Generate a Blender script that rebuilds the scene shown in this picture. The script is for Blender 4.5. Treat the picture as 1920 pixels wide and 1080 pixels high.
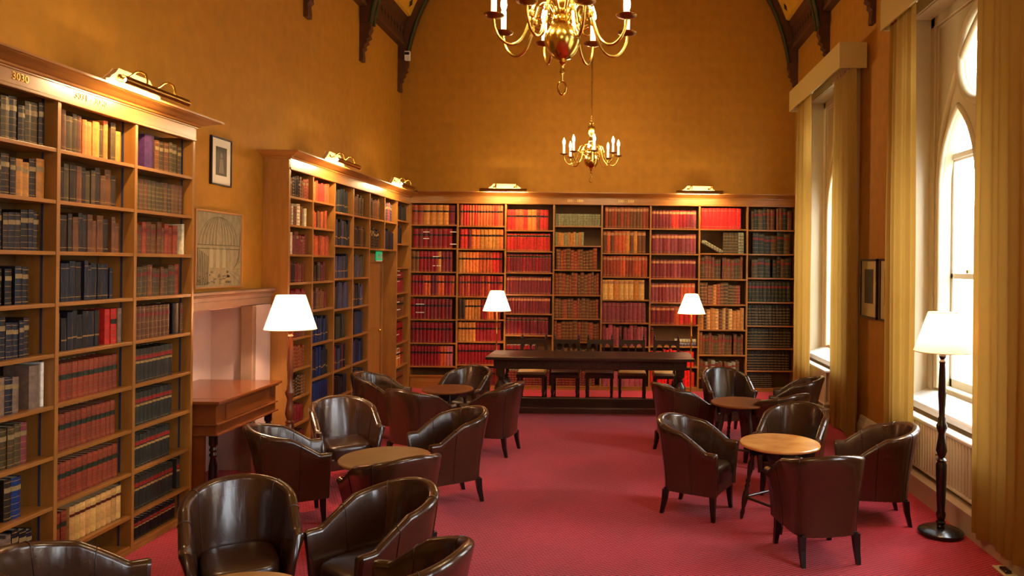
import bpy, bmesh, math, random
from math import sin, cos, pi, radians, sqrt, atan2
from mathutils import Matrix, Vector
random.seed(7)
for o in list(bpy.data.objects): bpy.data.objects.remove(o)
S = bpy.context.scene; COL = S.collection
# ------------------------------------------------------------------ camera, world, exposure
cam = bpy.data.cameras.new('camera'); cam.sensor_width = 36; cam.lens = 36*1380/1920
cam.shift_x = -(1155-960)/1920; cam.shift_y = (497-540)/1920; cam.clip_start = .05
co = bpy.data.objects.new('camera', cam); COL.objects.link(co)
co.matrix_world = Matrix.Translation((0, 0, 1.9)) @ Matrix.Rotation(pi/2, 4, 'X') @ Matrix.Rotation(.011, 4, 'Z')
S.camera = co
W = bpy.data.worlds.new('sky'); S.world = W; W.use_nodes = True
W.node_tree.nodes['Background'].inputs[0].default_value = (.86, .93, 1, 1)
W.node_tree.nodes['Background'].inputs[1].default_value = 10.5
S.view_settings.view_transform = 'Standard'; S.view_settings.look = 'None'
S.view_settings.exposure = 1.0; S.view_settings.gamma = 1; S.view_settings.use_curve_mapping = False
P_CHAND, P_LAMP, P_PIC = 5.5, 27.0, 5.0
WARM = (1, .60, .24)

# ------------------------------------------------------------------ helpers
def lin(c): c /= 255.; return c/12.92 if c <= .04045 else ((c+.055)/1.055)**2.4
def rgb(r, g, b): return (lin(r), lin(g), lin(b))
MC = {}
def mat(name, col=(.5, .5, .5), rough=.5, metal=0, var=.0, scale=(8, 8, 8), bump=0., bscale=None, coat=0, attr=False,
        emit=None, estr=0, spec=.5, col2=None, detail=4):
    if name in MC: return MC[name]
    m = bpy.data.materials.new(name); m.use_nodes = True; nt = m.node_tree; N = nt.nodes; L = nt.links
    b = N['Principled BSDF']; b.inputs['Roughness'].default_value = rough; b.inputs['Metallic'].default_value = metal
    b.inputs['Specular IOR Level'].default_value = spec; b.inputs['Coat Weight'].default_value = coat
    b.inputs['Coat Roughness'].default_value = .15
    tc = N.new('ShaderNodeTexCoord')
    def noise(sc):
        mp = N.new('ShaderNodeMapping'); mp.inputs['Scale'].default_value = sc; L.new(tc.outputs['Object'], mp.inputs[0])
        n = N.new('ShaderNodeTexNoise'); n.inputs['Detail'].default_value = detail; n.inputs['Scale'].default_value = 1
        L.new(mp.outputs[0], n.inputs[0]); return n
    src = None
    if attr:
        a = N.new('ShaderNodeAttribute'); a.attribute_name = 'Col'; src = a.outputs['Color']
    if var > 0 or col2:
        n = noise(scale); r = N.new('ShaderNodeValToRGB'); L.new(n.outputs[0], r.inputs[0])
        r.color_ramp.elements[0].position = .3; r.color_ramp.elements[1].position = .7
        if attr:
            r.color_ramp.elements[0].color = (1-var,)*3+(1,); r.color_ramp.elements[1].color = (1+var*.6,)*3+(1,)
            mx = N.new('ShaderNodeMix'); mx.data_type = 'RGBA'; mx.blend_type = 'MULTIPLY'; mx.inputs[0].default_value = 1
            L.new(src, mx.inputs[6]); L.new(r.outputs[0], mx.inputs[7]); src = mx.outputs[2]
        else:
            c2 = col2 or tuple(x*(1-var) for x in col)
            r.color_ramp.elements[0].color = c2+(1,); r.color_ramp.elements[1].color = tuple(col)+(1,)
            src = r.outputs[0]
    if src: L.new(src, b.inputs['Base Color'])
    else: b.inputs['Base Color'].default_value = tuple(col)+(1,)
    if bump:
        n = noise(bscale or scale); bp = N.new('ShaderNodeBump'); bp.inputs['Strength'].default_value = bump
        bp.inputs['Distance'].default_value = .01
        L.new(n.outputs[0], bp.inputs['Height']); L.new(bp.outputs[0], b.inputs['Normal'])
    if emit: b.inputs['Emission Color'].default_value = emit+(1,); b.inputs['Emission Strength'].default_value = estr
    MC[name] = m; return m

ORG = {}
class MB:
    def __init__(s): s.v = []; s.f = []; s.m = []; s.c = []
    def face(s, idx, m=0, c=None): s.f.append(tuple(idx)); s.m.append(m); s.c.append(c)
    def box(s, x0, x1, y0, y1, z0, z1, m=0, c=None):
        if x0 > x1: x0, x1 = x1, x0
        if y0 > y1: y0, y1 = y1, y0
        b = len(s.v); s.v += [(x, y, z) for z in (z0, z1) for y in (y0, y1) for x in (x0, x1)]
        for q in ((0, 2, 3, 1), (4, 5, 7, 6), (0, 1, 5, 4), (2, 6, 7, 3), (0, 4, 6, 2), (1, 3, 7, 5)): s.face([b+i for i in q], m, c)
        return s
    def poly(s, pts, m=0, c=None):
        b = len(s.v); s.v += [tuple(p) for p in pts]; s.face(range(b, b+len(pts)), m, c); return s
    def prism(s, pts, axis, a0, a1, m=0, c=None):          # closed profile, pushed along an axis
        def w(p, a): return {'x': (a, p[0], p[1]), 'y': (p[0], a, p[1]), 'z': (p[0], p[1], a)}[axis]
        b = len(s.v); n = len(pts); s.v += [w(p, a0) for p in pts]+[w(p, a1) for p in pts]
        for i in range(n): j = (i+1) % n; s.face((b+i, b+j, b+n+j, b+n+i), m, c)
        s.face(range(b, b+n), m, c); s.face(range(b+2*n-1, b+n-1, -1), m, c); return s
    def lathe(s, prof, n=20, at=(0, 0, 0), m=0, flute=0, cap=True, R=None):
        b = len(s.v)
        for r, z in prof:
            for i in range(n):
                a = 2*pi*i/n; rr = r*(1+flute*cos(a*n/2)) if flute else r
                p = Vector((rr*cos(a), rr*sin(a), z))
                if R: p = R @ p
                s.v.append((p.x+at[0], p.y+at[1], p.z+at[2]))
        for k in range(len(prof)-1):
            for i in range(n): j = (i+1) % n; s.face((b+k*n+i, b+k*n+j, b+(k+1)*n+j, b+(k+1)*n+i), m)
        if cap: s.face(range(b+n-1, b-1, -1), m); s.face(range(b+(len(prof)-1)*n, b+len(prof)*n), m)
        return s
    def tube(s, pts, r, n=8, m=0, closed=False):
        pts = [Vector(p) for p in pts]; b = len(s.v); K = len(pts); rr = r if isinstance(r, (list, tuple)) else [r]*K
        up = None
        for k, p in enumerate(pts):
            if closed: t = (pts[(k+1) % K]-pts[k-1]).normalized()
            else: t = (pts[min(k+1, K-1)]-pts[max(k-1, 0)]).normalized()
            if up is None:
                up = Vector((0, 0, 1)) if abs(t.z) < .9 else Vector((1, 0, 0))
            x = t.cross(up); x = x.normalized() if x.length > 1e-6 else Vector((1, 0, 0)); y = x.cross(t).normalized(); up = y
            for i in range(n):
                a = 2*pi*i/n; q = p+(x*cos(a)+y*sin(a))*rr[k]; s.v.append(tuple(q))
        for k in range(K if closed else K-1):
            k2 = (k+1) % K
            for i in range(n): j = (i+1) % n; s.face((b+k*n+i, b+k*n+j, b+k2*n+j, b+k2*n+i), m)
        if not closed: s.face(range(b+n-1, b-1, -1), m); s.face(range(b+(K-1)*n, b+K*n), m)
        return s
    def ring(s, c, r, t, axis='z', n=20, m=0, sx=1, k=6):
        pts = []
        for i in range(n):
            a = 2*pi*i/n; u, v = r*cos(a)*sx, r*sin(a)
            pts.append({'z': (c[0]+u, c[1]+v, c[2]), 'y': (c[0]+u, c[1], c[2]+v), 'x': (c[0], c[1]+u, c[2]+v)}[axis])
        return s.tube(pts, t, k, m, True)
    def sphere(s, c, r, n=12, m=0, sz=1):
        return s.lathe([(max(r*sin(pi*i/8), 1e-4), -r*sz*cos(pi*i/8)) for i in range(9)], n, c, m)
    def build(s, name, mats, parent=None, smooth=False, bevel=0, org=None):
        o3 = ORG.get(parent, (0, 0, 0)) if org is None else org
        me = bpy.data.meshes.new(name)
        me.from_pydata([(x-o3[0], y-o3[1], z-o3[2]) for x, y, z in s.v], [], s.f)
        if not isinstance(mats, (list, tuple)): mats = [mats]
        for m in mats: me.materials.append(m)
        me.polygons.foreach_set('material_index', s.m)
        if any(c is not None for c in s.c):
            at = me.color_attributes.new('Col', 'FLOAT_COLOR', 'CORNER'); arr = []
            for f, c in zip(s.f, s.c):
                c = c or (.5, .5, .5); arr += [c[0], c[1], c[2], 1.]*len(f)
            at.data.foreach_set('color', arr)
        if smooth:
            me.polygons.foreach_set('use_smooth', [True]*len(s.f)); me.set_sharp_from_angle(angle=radians(smooth if smooth > 1 else 38))
        me.update()
        o = bpy.data.objects.new(name, me); COL.objects.link(o)
        if parent: o.parent = parent
        elif org is not None: o.location = org
        ORG[o] = ORG.get(parent, (0, 0, 0)) if org is None else org
        if bevel:
            bv = o.modifiers.new('bevel', 'BEVEL'); bv.width = bevel; bv.segments = 2; bv.limit_method = 'ANGLE'; bv.angle_limit = .6
        return o
def tag(o, label=None, cat=None, group=None, kind=None):
    if label: o['label'] = label
    if cat: o['category'] = cat
    if group: o['group'] = group
    if kind: o['kind'] = kind
    return o
def thing(name, loc, label, cat, group=None, world=True, rz=0, kind=None):
    o = bpy.data.objects.new(name, None); COL.objects.link(o); o.location = loc; o.rotation_euler = (0, 0, rz); o.empty_display_size = .1
    ORG[o] = tuple(loc) if world else (0, 0, 0)
    return tag(o, label, cat, group, kind)
def dup(o, parent=None):
    c = o.copy(); COL.objects.link(c)
    if parent: c.parent = parent
    for ch in list(o.children): dup(ch, c)
    return c
def point(parent, loc, e, col=WARM, r=.02, name='bulb_light'):
    l = bpy.data.lights.new(name, 'POINT'); l.energy = e; l.color = col; l.shadow_soft_size = r
    o = bpy.data.objects.new(name, l); COL.objects.link(o); o.location = loc
    if parent: o.parent = parent
    return o
def curve_fill(splines, depth, bevel):                      # filled outline with holes -> verts, faces (u, v, w)
    cu = bpy.data.curves.new('c', 'CURVE'); cu.dimensions = '2D'; cu.fill_mode = 'BOTH'; cu.extrude = depth/2-bevel; cu.bevel_depth = bevel; cu.bevel_resolution = 2
    for pts in splines:
        sp = cu.splines.new('POLY'); sp.points.add(len(pts)-1); sp.use_cyclic_u = True
        for q, p in zip(sp.points, pts): q.co = (p[0], p[1], 0, 1)
    o = bpy.data.objects.new('c', cu); COL.objects.link(o); dg = bpy.context.evaluated_depsgraph_get()
    me = bpy.data.meshes.new_from_object(o.evaluated_get(dg)); vs = [tuple(v.co) for v in me.vertices]; fs = [tuple(p.vertices) for p in me.polygons]
    bpy.data.objects.remove(o); bpy.data.meshes.remove(me); bpy.data.curves.remove(cu); return vs, fs
def text_mesh(body, size, parent, mats, mapping, name='lettering', depth=.002):
    cu = bpy.data.curves.new('t', 'FONT'); cu.body = body; cu.size = size; cu.extrude = depth; cu.resolution_u = 3
    o = bpy.data.objects.new('t', cu); COL.objects.link(o); dg = bpy.context.evaluated_depsgraph_get()
    me = bpy.data.meshes.new_from_object(o.evaluated_get(dg)); b = MB(); b.v = [mapping(*v.co) for v in me.vertices]
    for p in me.polygons: b.face(tuple(p.vertices))
    bpy.data.objects.remove(o); bpy.data.meshes.remove(me); bpy.data.curves.remove(cu)
    return b.build(name, mats, parent)

# ------------------------------------------------------------------ materials
m_wall = mat('wallpaper_gold', rgb(174, 117, 12), .75, var=.14, scale=(9, 9, 9), bump=.15, bscale=(40, 40, 40), detail=6)
def damask():                                              # faint woven figure over the golden paper
    nt = m_wall.node_tree; N = nt.nodes; L = nt.links; b = N['Principled BSDF']
    src = b.inputs['Base Color'].links[0].from_socket
    tc = N.new('ShaderNodeTexCoord'); mp = N.new('ShaderNodeMapping'); mp.inputs['Scale'].default_value = (7, 7, 4.5); L.new(tc.outputs['Object'], mp.inputs[0])
    v = N.new('ShaderNodeTexVoronoi'); v.feature = 'SMOOTH_F1'; v.inputs['Randomness'].default_value = .12; v.inputs['Scale'].default_value = 1; L.new(mp.outputs[0], v.inputs[0])
    r = N.new('ShaderNodeValToRGB'); L.new(v.outputs['Distance'], r.inputs[0])
    r.color_ramp.elements[0].color = (.955, .95, .93, 1); r.color_ramp.elements[0].position = .35
    r.color_ramp.elements[1].color = (1, 1, 1, 1); r.color_ramp.elements[1].position = .42
    mx = N.new('ShaderNodeMix'); mx.data_type = 'RGBA'; mx.blend_type = 'MULTIPLY'; mx.inputs[0].default_value = 1
    L.new(src, mx.inputs[6]); L.new(r.outputs[0], mx.inputs[7]); L.new(mx.outputs[2], b.inputs['Base Color'])
damask()
def carpet():
    m = bpy.data.materials.new('red_carpet'); m.use_nodes = True; nt = m.node_tree; N = nt.nodes; L = nt.links; b = N['Principled BSDF']
    b.inputs['Roughness'].default_value = .9; b.inputs['Specular IOR Level'].default_value = .25; b.inputs['Sheen Weight'].default_value = .25
    b.inputs['Sheen Tint'].default_value = (1, .6, .65, 1)
    tc = N.new('ShaderNodeTexCoord')
    def wave(rot, sc, dist):
        mp = N.new('ShaderNodeMapping'); mp.inputs['Rotation'].default_value = (0, 0, rot); L.new(tc.outputs['Object'], mp.inputs[0])
        w = N.new('ShaderNodeTexWave'); w.inputs['Scale'].default_value = sc; w.inputs['Distortion'].default_value = dist; w.inputs['Detail'].default_value = 1
        w.inputs['Detail Scale'].default_value = 3; L.new(mp.outputs[0], w.inputs[0]); return w
    w1 = wave(radians(62), 13, 1.2); w2 = wave(radians(-25), 15, 1.6)
    mm = N.new('ShaderNodeMath'); mm.operation = 'MULTIPLY_ADD'; L.new(w2.outputs[1], mm.inputs[0]); mm.inputs[1].default_value = .35; L.new(w1.outputs[1], mm.inputs[2])
    n = N.new('ShaderNodeTexNoise'); n.inputs['Scale'].default_value = 1.3; L.new(tc.outputs['Object'], n.inputs[0])
    r = N.new('ShaderNodeValToRGB'); L.new(mm.outputs[0], r.inputs[0])
    r.color_ramp.elements[0].color = rgb(118, 10, 24)+(1,); r.color_ramp.elements[0].position = .1
    r.color_ramp.elements[1].color = rgb(196, 36, 50)+(1,); r.color_ramp.elements[1].position = .95
    r2 = N.new('ShaderNodeValToRGB'); L.new(n.outputs[0], r2.inputs[0]); r2.color_ramp.elements[0].color = (.82, .82, .82, 1); r2.color_ramp.elements[1].color = (1.1, 1.1, 1.1, 1)
    r2.color_ramp.elements[0].position = .35; r2.color_ramp.elements[1].position = .65
    mx = N.new('ShaderNodeMix'); mx.data_type = 'RGBA'; mx.blend_type = 'MULTIPLY'; mx.inputs[0].default_value = 1
    L.new(r.outputs[0], mx.inputs[6]); L.new(r2.outputs[0], mx.inputs[7]); L.new(mx.outputs[2], b.inputs['Base Color'])
    bp = N.new('ShaderNodeBump'); bp.inputs['Strength'].default_value = .6; bp.inputs['Distance'].default_value = .006; L.new(mm.outputs[0], bp.inputs['Height']); L.new(bp.outputs[0], b.inputs['Normal'])
    return m
m_carpet = carpet()
m_oak = mat('bookcase_oak', rgb(164, 110, 46), .38, var=.28, scale=(14, 14, 3), bump=.05, coat=.2)
m_oakh = mat('bookcase_oak_across', rgb(162, 106, 44), .36, var=.3, scale=(3, 3, 30), coat=.25)
m_oakback = mat('bookcase_back_board', rgb(104, 70, 26), .6, var=.3, scale=(12, 12, 2))
m_shelfdark = mat('worn_shelf', rgb(118, 74, 36), .45, var=.4, scale=(5, 5, 5))
m_mantel = mat('mantel_grey_wood', rgb(150, 118, 96), .45, var=.2, scale=(6, 6, 14), coat=.2)
m_mahog = mat('desk_mahogany', rgb(120, 62, 24), .24, var=.18, scale=(9, 4, 9), coat=.5)
m_darkoak = mat('dark_oak', rgb(58, 38, 27), .28, var=.4, scale=(4, 12, 12), coat=.3)
m_black = mat('ebonised_wood', rgb(22, 16, 16), .25, coat=.4)
m_leg = mat('chair_leg_wood', rgb(20, 14, 14), .3)
m_leather = mat('brown_leather', rgb(62, 37, 21), .24, var=.25, scale=(5, 5, 5), bump=.24, bscale=(26, 26, 3.5), coat=.45, spec=.6)
m_leathers = mat('seat_leather', rgb(54, 31, 20), .3, var=.25, scale=(6, 6, 6), bump=.25, bscale=(9, 9, 9), coat=.3, spec=.6)
m_roof = mat('roof_timber', rgb(84, 46, 18), .6, var=.3, scale=(10, 10, 10))
m_roofdark = mat('black_paint_and_pierced_shade', rgb(20, 12, 6), .8)  # black paint and lens; on the pierced trefoils, the holes' shade as colour
m_ceil = mat('yellow_ceiling_boards', rgb(214, 160, 40), .6, var=.12, scale=(3, 12, 3))
m_green = mat('green_rope_mould', rgb(44, 62, 26), .5, var=.3, scale=(60, 60, 60))
m_brass = mat('polished_brass', rgb(216, 184, 88), .2, 1)
m_brassd = mat('aged_brass', rgb(150, 112, 52), .3, 1)
m_cream = mat('cream_paint', rgb(202, 186, 150), .45)
m_white = mat('white_gloss_paint', rgb(228, 226, 218), .35)
m_pelmet = mat('pelmet_paint', rgb(184, 160, 92), .6)
m_curt = mat('gold_curtain', rgb(176, 146, 72), .7, var=.12, scale=(30, 30, 4))
m_lining = mat('curtain_lining', rgb(226, 214, 190), .8)
m_paper = mat('mount_paper', rgb(226, 214, 186), .8)
m_frameb = mat('black_frame', rgb(18, 14, 12), .4)
m_photo = mat('dark_portrait', rgb(70, 58, 40), .5, var=.6, scale=(9, 9, 9))
m_gold = mat('gilt_letters', rgb(226, 184, 96), .3, .6)
m_books = mat('book_cloth', rough=.45, attr=True, var=.3, scale=(30, 30, 30), bump=.1, spec=.3)
m_rad = mat('radiator_cream', rgb(214, 200, 168), .4)
m_stone = mat('pale_stone', rgb(205, 196, 176), .9, var=.2, scale=(2, 2, 2))
m_bulb = mat('lit_bulb', (1, .9, .7), .4, emit=(1, .82, .5), estr=60)
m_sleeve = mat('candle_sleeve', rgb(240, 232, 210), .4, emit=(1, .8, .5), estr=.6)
def shade_mat():
    m = bpy.data.materials.new('lamp_shade_cloth'); m.use_nodes = True; N = m.node_tree.nodes; L = m.node_tree.links
    b = N['Principled BSDF']; b.inputs['Base Color'].default_value = rgb(250, 220, 190)+(1,); b.inputs['Roughness'].default_value = .9
    t = N.new('ShaderNodeBsdfTranslucent'); t.inputs[0].default_value = rgb(255, 214, 180)+(1,)
    mx = N.new('ShaderNodeMixShader'); mx.inputs[0].default_value = .5; L.new(b.outputs[0], mx.inputs[1]); L.new(t.outputs[0], mx.inputs[2])
    L.new(mx.outputs[0], N['Material Output'].inputs[0]); return m
m_shade = shade_mat()
def sheer():
    m = bpy.data.materials.new('curtain_edge'); m.use_nodes = True; N = m.node_tree.nodes; L = m.node_tree.links
    b = N['Principled BSDF']; b.inputs['Base Color'].default_value = rgb(138, 102, 26)+(1,); b.inputs['Roughness'].default_value = .9
    t = N.new('ShaderNodeBsdfTranslucent'); t.inputs[0].default_value = rgb(206, 156, 70)+(1,)
    mx = N.new('ShaderNodeMixShader'); mx.inputs[0].default_value = .22; L.new(b.outputs[0], mx.inputs[1]); L.new(t.outputs[0], mx.inputs[2])
    L.new(mx.outputs[0], N['Material Output'].inputs[0]); return m
m_curt = sheer()
def glass():
    m = bpy.data.materials.new('window_glass'); m.use_nodes = True; N = m.node_tree.nodes; L = m.node_tree.links
    t = N.new('ShaderNodeBsdfTransparent'); g = N.new('ShaderNodeBsdfGlossy'); g.inputs['Roughness'].default_value = .02
    mx = N.new('ShaderNodeMixShader'); mx.inputs[0].default_value = .06; L.new(t.outputs[0], mx.inputs[1]); L.new(g.outputs[0], mx.inputs[2])
    L.new(mx.outputs[0], N['Material Output'].inputs[0]); return m
m_glass = glass()

# ------------------------------------------------------------------ room shell
XL, XR, YB, YN = -3.37, 2.75, 11.42, -4.2
struct = lambda o: tag(o, kind='structure')
struct(MB().box(XL-.4, XR+.4, YN-.2, YB+.3, -.15, 0).build('floor', m_carpet))
struct(MB().box(XL-.3, XR+.37, YB, YB+.25, 0, 8).build('wall_back', m_wall))
struct(MB().box(XL-.3, XR+.37, YN-.2, YN, 0, 8).build('wall_near', m_wall))
w = MB()                                                     # left wall with the fireplace recess
RY0, RY1, RZ = 5.56, 6.70, 1.50
w.box(XL-.28, XL, YN, RY0, 0, 6.2); w.box(XL-.28, XL, RY1, YB, 0, 6.2); w.box(XL-.28, XL, RY0, RY1, RZ, 6.2)
w.box(XL-.5, XL-.32, RY0-.1, RY1+.1, 0, RZ+.1)
struct(w.build('wall_left', m_wall))
WC = [5.91, 9.44, 2.38, -1.15]; WH = .95                      # window centres along the right wall
w = MB(); ys = sorted([(c-WH, c+WH) for c in WC]); y = YN
for a, b in ys: w.box(XR, XR+.37, y, a, 0, 6.2); y = b
w.box(XR, XR+.37, y, YB, 0, 6.2)
for a, b in ys: w.box(XR, XR+.37, a, b, 0, .70); w.box(XR, XR+.37, a, b, 4.22, 6.2)
struct(w.build('wall_right', m_wall))
CX, CZ, RV = -.31, 4.6, 3.06                                 # barrel ceiling
w = MB(); n = 40
arc = lambda r, a: (CX+r*cos(a), CZ+r*sin(a))
inn = [arc(RV, radians(20.5)+radians(139)*i/n) for i in range(n+1)]; out = [arc(RV+.25, radians(18)+radians(144)*i/n) for i in range(n+1)]
w.prism(inn+out[::-1], 'y', YN, YB)
for i in range(14):                                          # black painted quatrefoils along the foot of the vault
    yq = 11.05-.62*i
    for sgn in (-1, 1):
        an = math.asin((5.80-CZ)/RV); px, pz = CX+sgn*(RV-.006)*cos(an), CZ+(RV-.006)*sin(an); nrm = Vector((-sgn*cos(an), 0, -sin(an)))
        t = Vector((0, 1, 0)); u = nrm.cross(t)
        for q in range(4):
            c = Vector((px, yq, pz))+(t*cos(q*pi/2)+u*sin(q*pi/2))*.032
            w.poly([c+(t*cos(k*pi/4)+u*sin(k*pi/4))*.026 for k in range(8)], 1)
ce = struct(w.build('ceiling', [m_ceil, m_roofdark]))
# carved wall plates, posts and arched ribs
for side, X0, s in (('left', XL, 1), ('right', XR, -1)):
    w = MB(); pf = [(0, 5.22), (.10, 5.22), (.11, 5.26), (.09, 5.28), (.09, 5.56), (.12, 5.58), (.14, 5.62), (.14, 5.66), (.2, 5.70), (.22, 5.76), (0, 5.76)]
    w.prism([(X0+s*a, z) for a, z in pf], 'y', YN, YB)
    yy = 11.2
    while yy > 3:
        for q in range(3):
            a = pi/2+q*2*pi/3; cy, cz = yy+.026*cos(a), 5.42+.026*sin(a)
            w.poly([(X0+s*.092, cy+.022*cos(k*pi/4), cz+.022*sin(k*pi/4)) for k in range(8)], 1)
        w.poly([(X0+s*.092, yy+dy, 5.33+dz) for dy, dz in ((-.01, 0), (.01, 0), (.01, .07), (-.01, .07))], 1)
        yy -= .145
    t_ = w.build('trim_'+('1' if s > 0 else '2'), [m_roof, m_roofdark]); struct(t_)
for k, yp in enumerate((11.30, 9.62, 7.92, 6.22, 4.52, 2.82, 1.12)):
    w = MB(); th = .07
    a0 = radians(8); NN = 36
    r0, r1 = 2.95, 3.075
    w.prism([arc(r0, a0+(pi-2*a0)*i/NN) for i in range(NN+1)]+[arc(r1, a0+(pi-2*a0)*(NN-i)/NN) for i in range(NN+1)], 'y', yp-th, yp+th)
    o = thing('roof_truss', (CX, yp, CZ), 'arched timber roof rib with carved wall posts, '+['against the far end wall', 'second from the far wall', 'third from the far wall', 'fourth from the far wall', 'fifth from the far wall', 'sixth from the far wall', 'nearest the camera overhead'][k], 'roof truss', 'roof trusses')
    w.build('arched_rib', m_roof, o, smooth=30)
    g = MB()
    for yo in (-th, th):
        if yp > 11 and yo > 0: continue
        pts = [arc(r0-.006, a0+(pi-2*a0)*i/90) for i in range(91)]
        g.tube([(p[0], yp+yo, p[1]) for p in pts], [.017 if i % 2 else .026 for i in range(91)], 6)
    g.build('rope_moulding', m_green, o, smooth=60)
    for X0, s in ((XL, 1), (XR, -1)):
        pf = [(0, 4.52), (.045, 4.52), (.05, 4.55), (.04, 4.66), (.07, 4.69), (.06, 4.73), (.10, 4.76), (.09, 4.80), (.135, 4.83), (.12, 4.88), (.15, 4.94), (.14, 5.05), (.145, 5.2), (.19, 5.45), (.24, 5.7), (.30, 5.9), (0, 5.9)]
        w = MB().prism([(X0+s*a, z) for a, z in pf], 'y', yp-.055, yp+.055)
        for q in range(4):
            for sy in (-1, 1):
                c = (X0+s*(.09+.028*cos(q*pi/2)), yp+sy*.0565, 5.36+.028*sin(q*pi/2))
                w.poly([(c[0]+.022*cos(j*pi/4), c[1], c[2]+.022*sin(j*pi/4)) for j in range(8)], 1)
        w.build('wall_post', [m_roof, m_roofdark], o)
t = thing('motion_detector', (-3.2, 11.2, 4.98), 'small white detector box on the carved post in the far left corner', 'detector')
MB().box(-3.25, -3.17, 11.18, 11.24, 4.98, 5.12).build('housing', m_white, t, bevel=.006)
MB().box(-3.245, -3.175, 11.175, 11.18, 5.06, 5.10).build('lens', m_roofdark, t)
# base mouldings
def skirt(name, y0, y1):
    w = MB(); w.prism([(XR, 0), (XR-.05, 0), (XR-.05, .16), (XR-.04, .18), (XR-.035, .2), (XR-.025, .21), (XR-.02, .25), (XR-.012, .265), (XR, .27)], 'y', y0, y1); struct(w.build(name, m_cream))
skirt('baseboard_right', 7.16, 8.2); skirt('baseboard_corner', 10.7, 11.1); 
struct(MB().box(XL, XL+.03, YN, 2.0, 0, .2).build('baseboard_left', m_oak))

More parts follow.
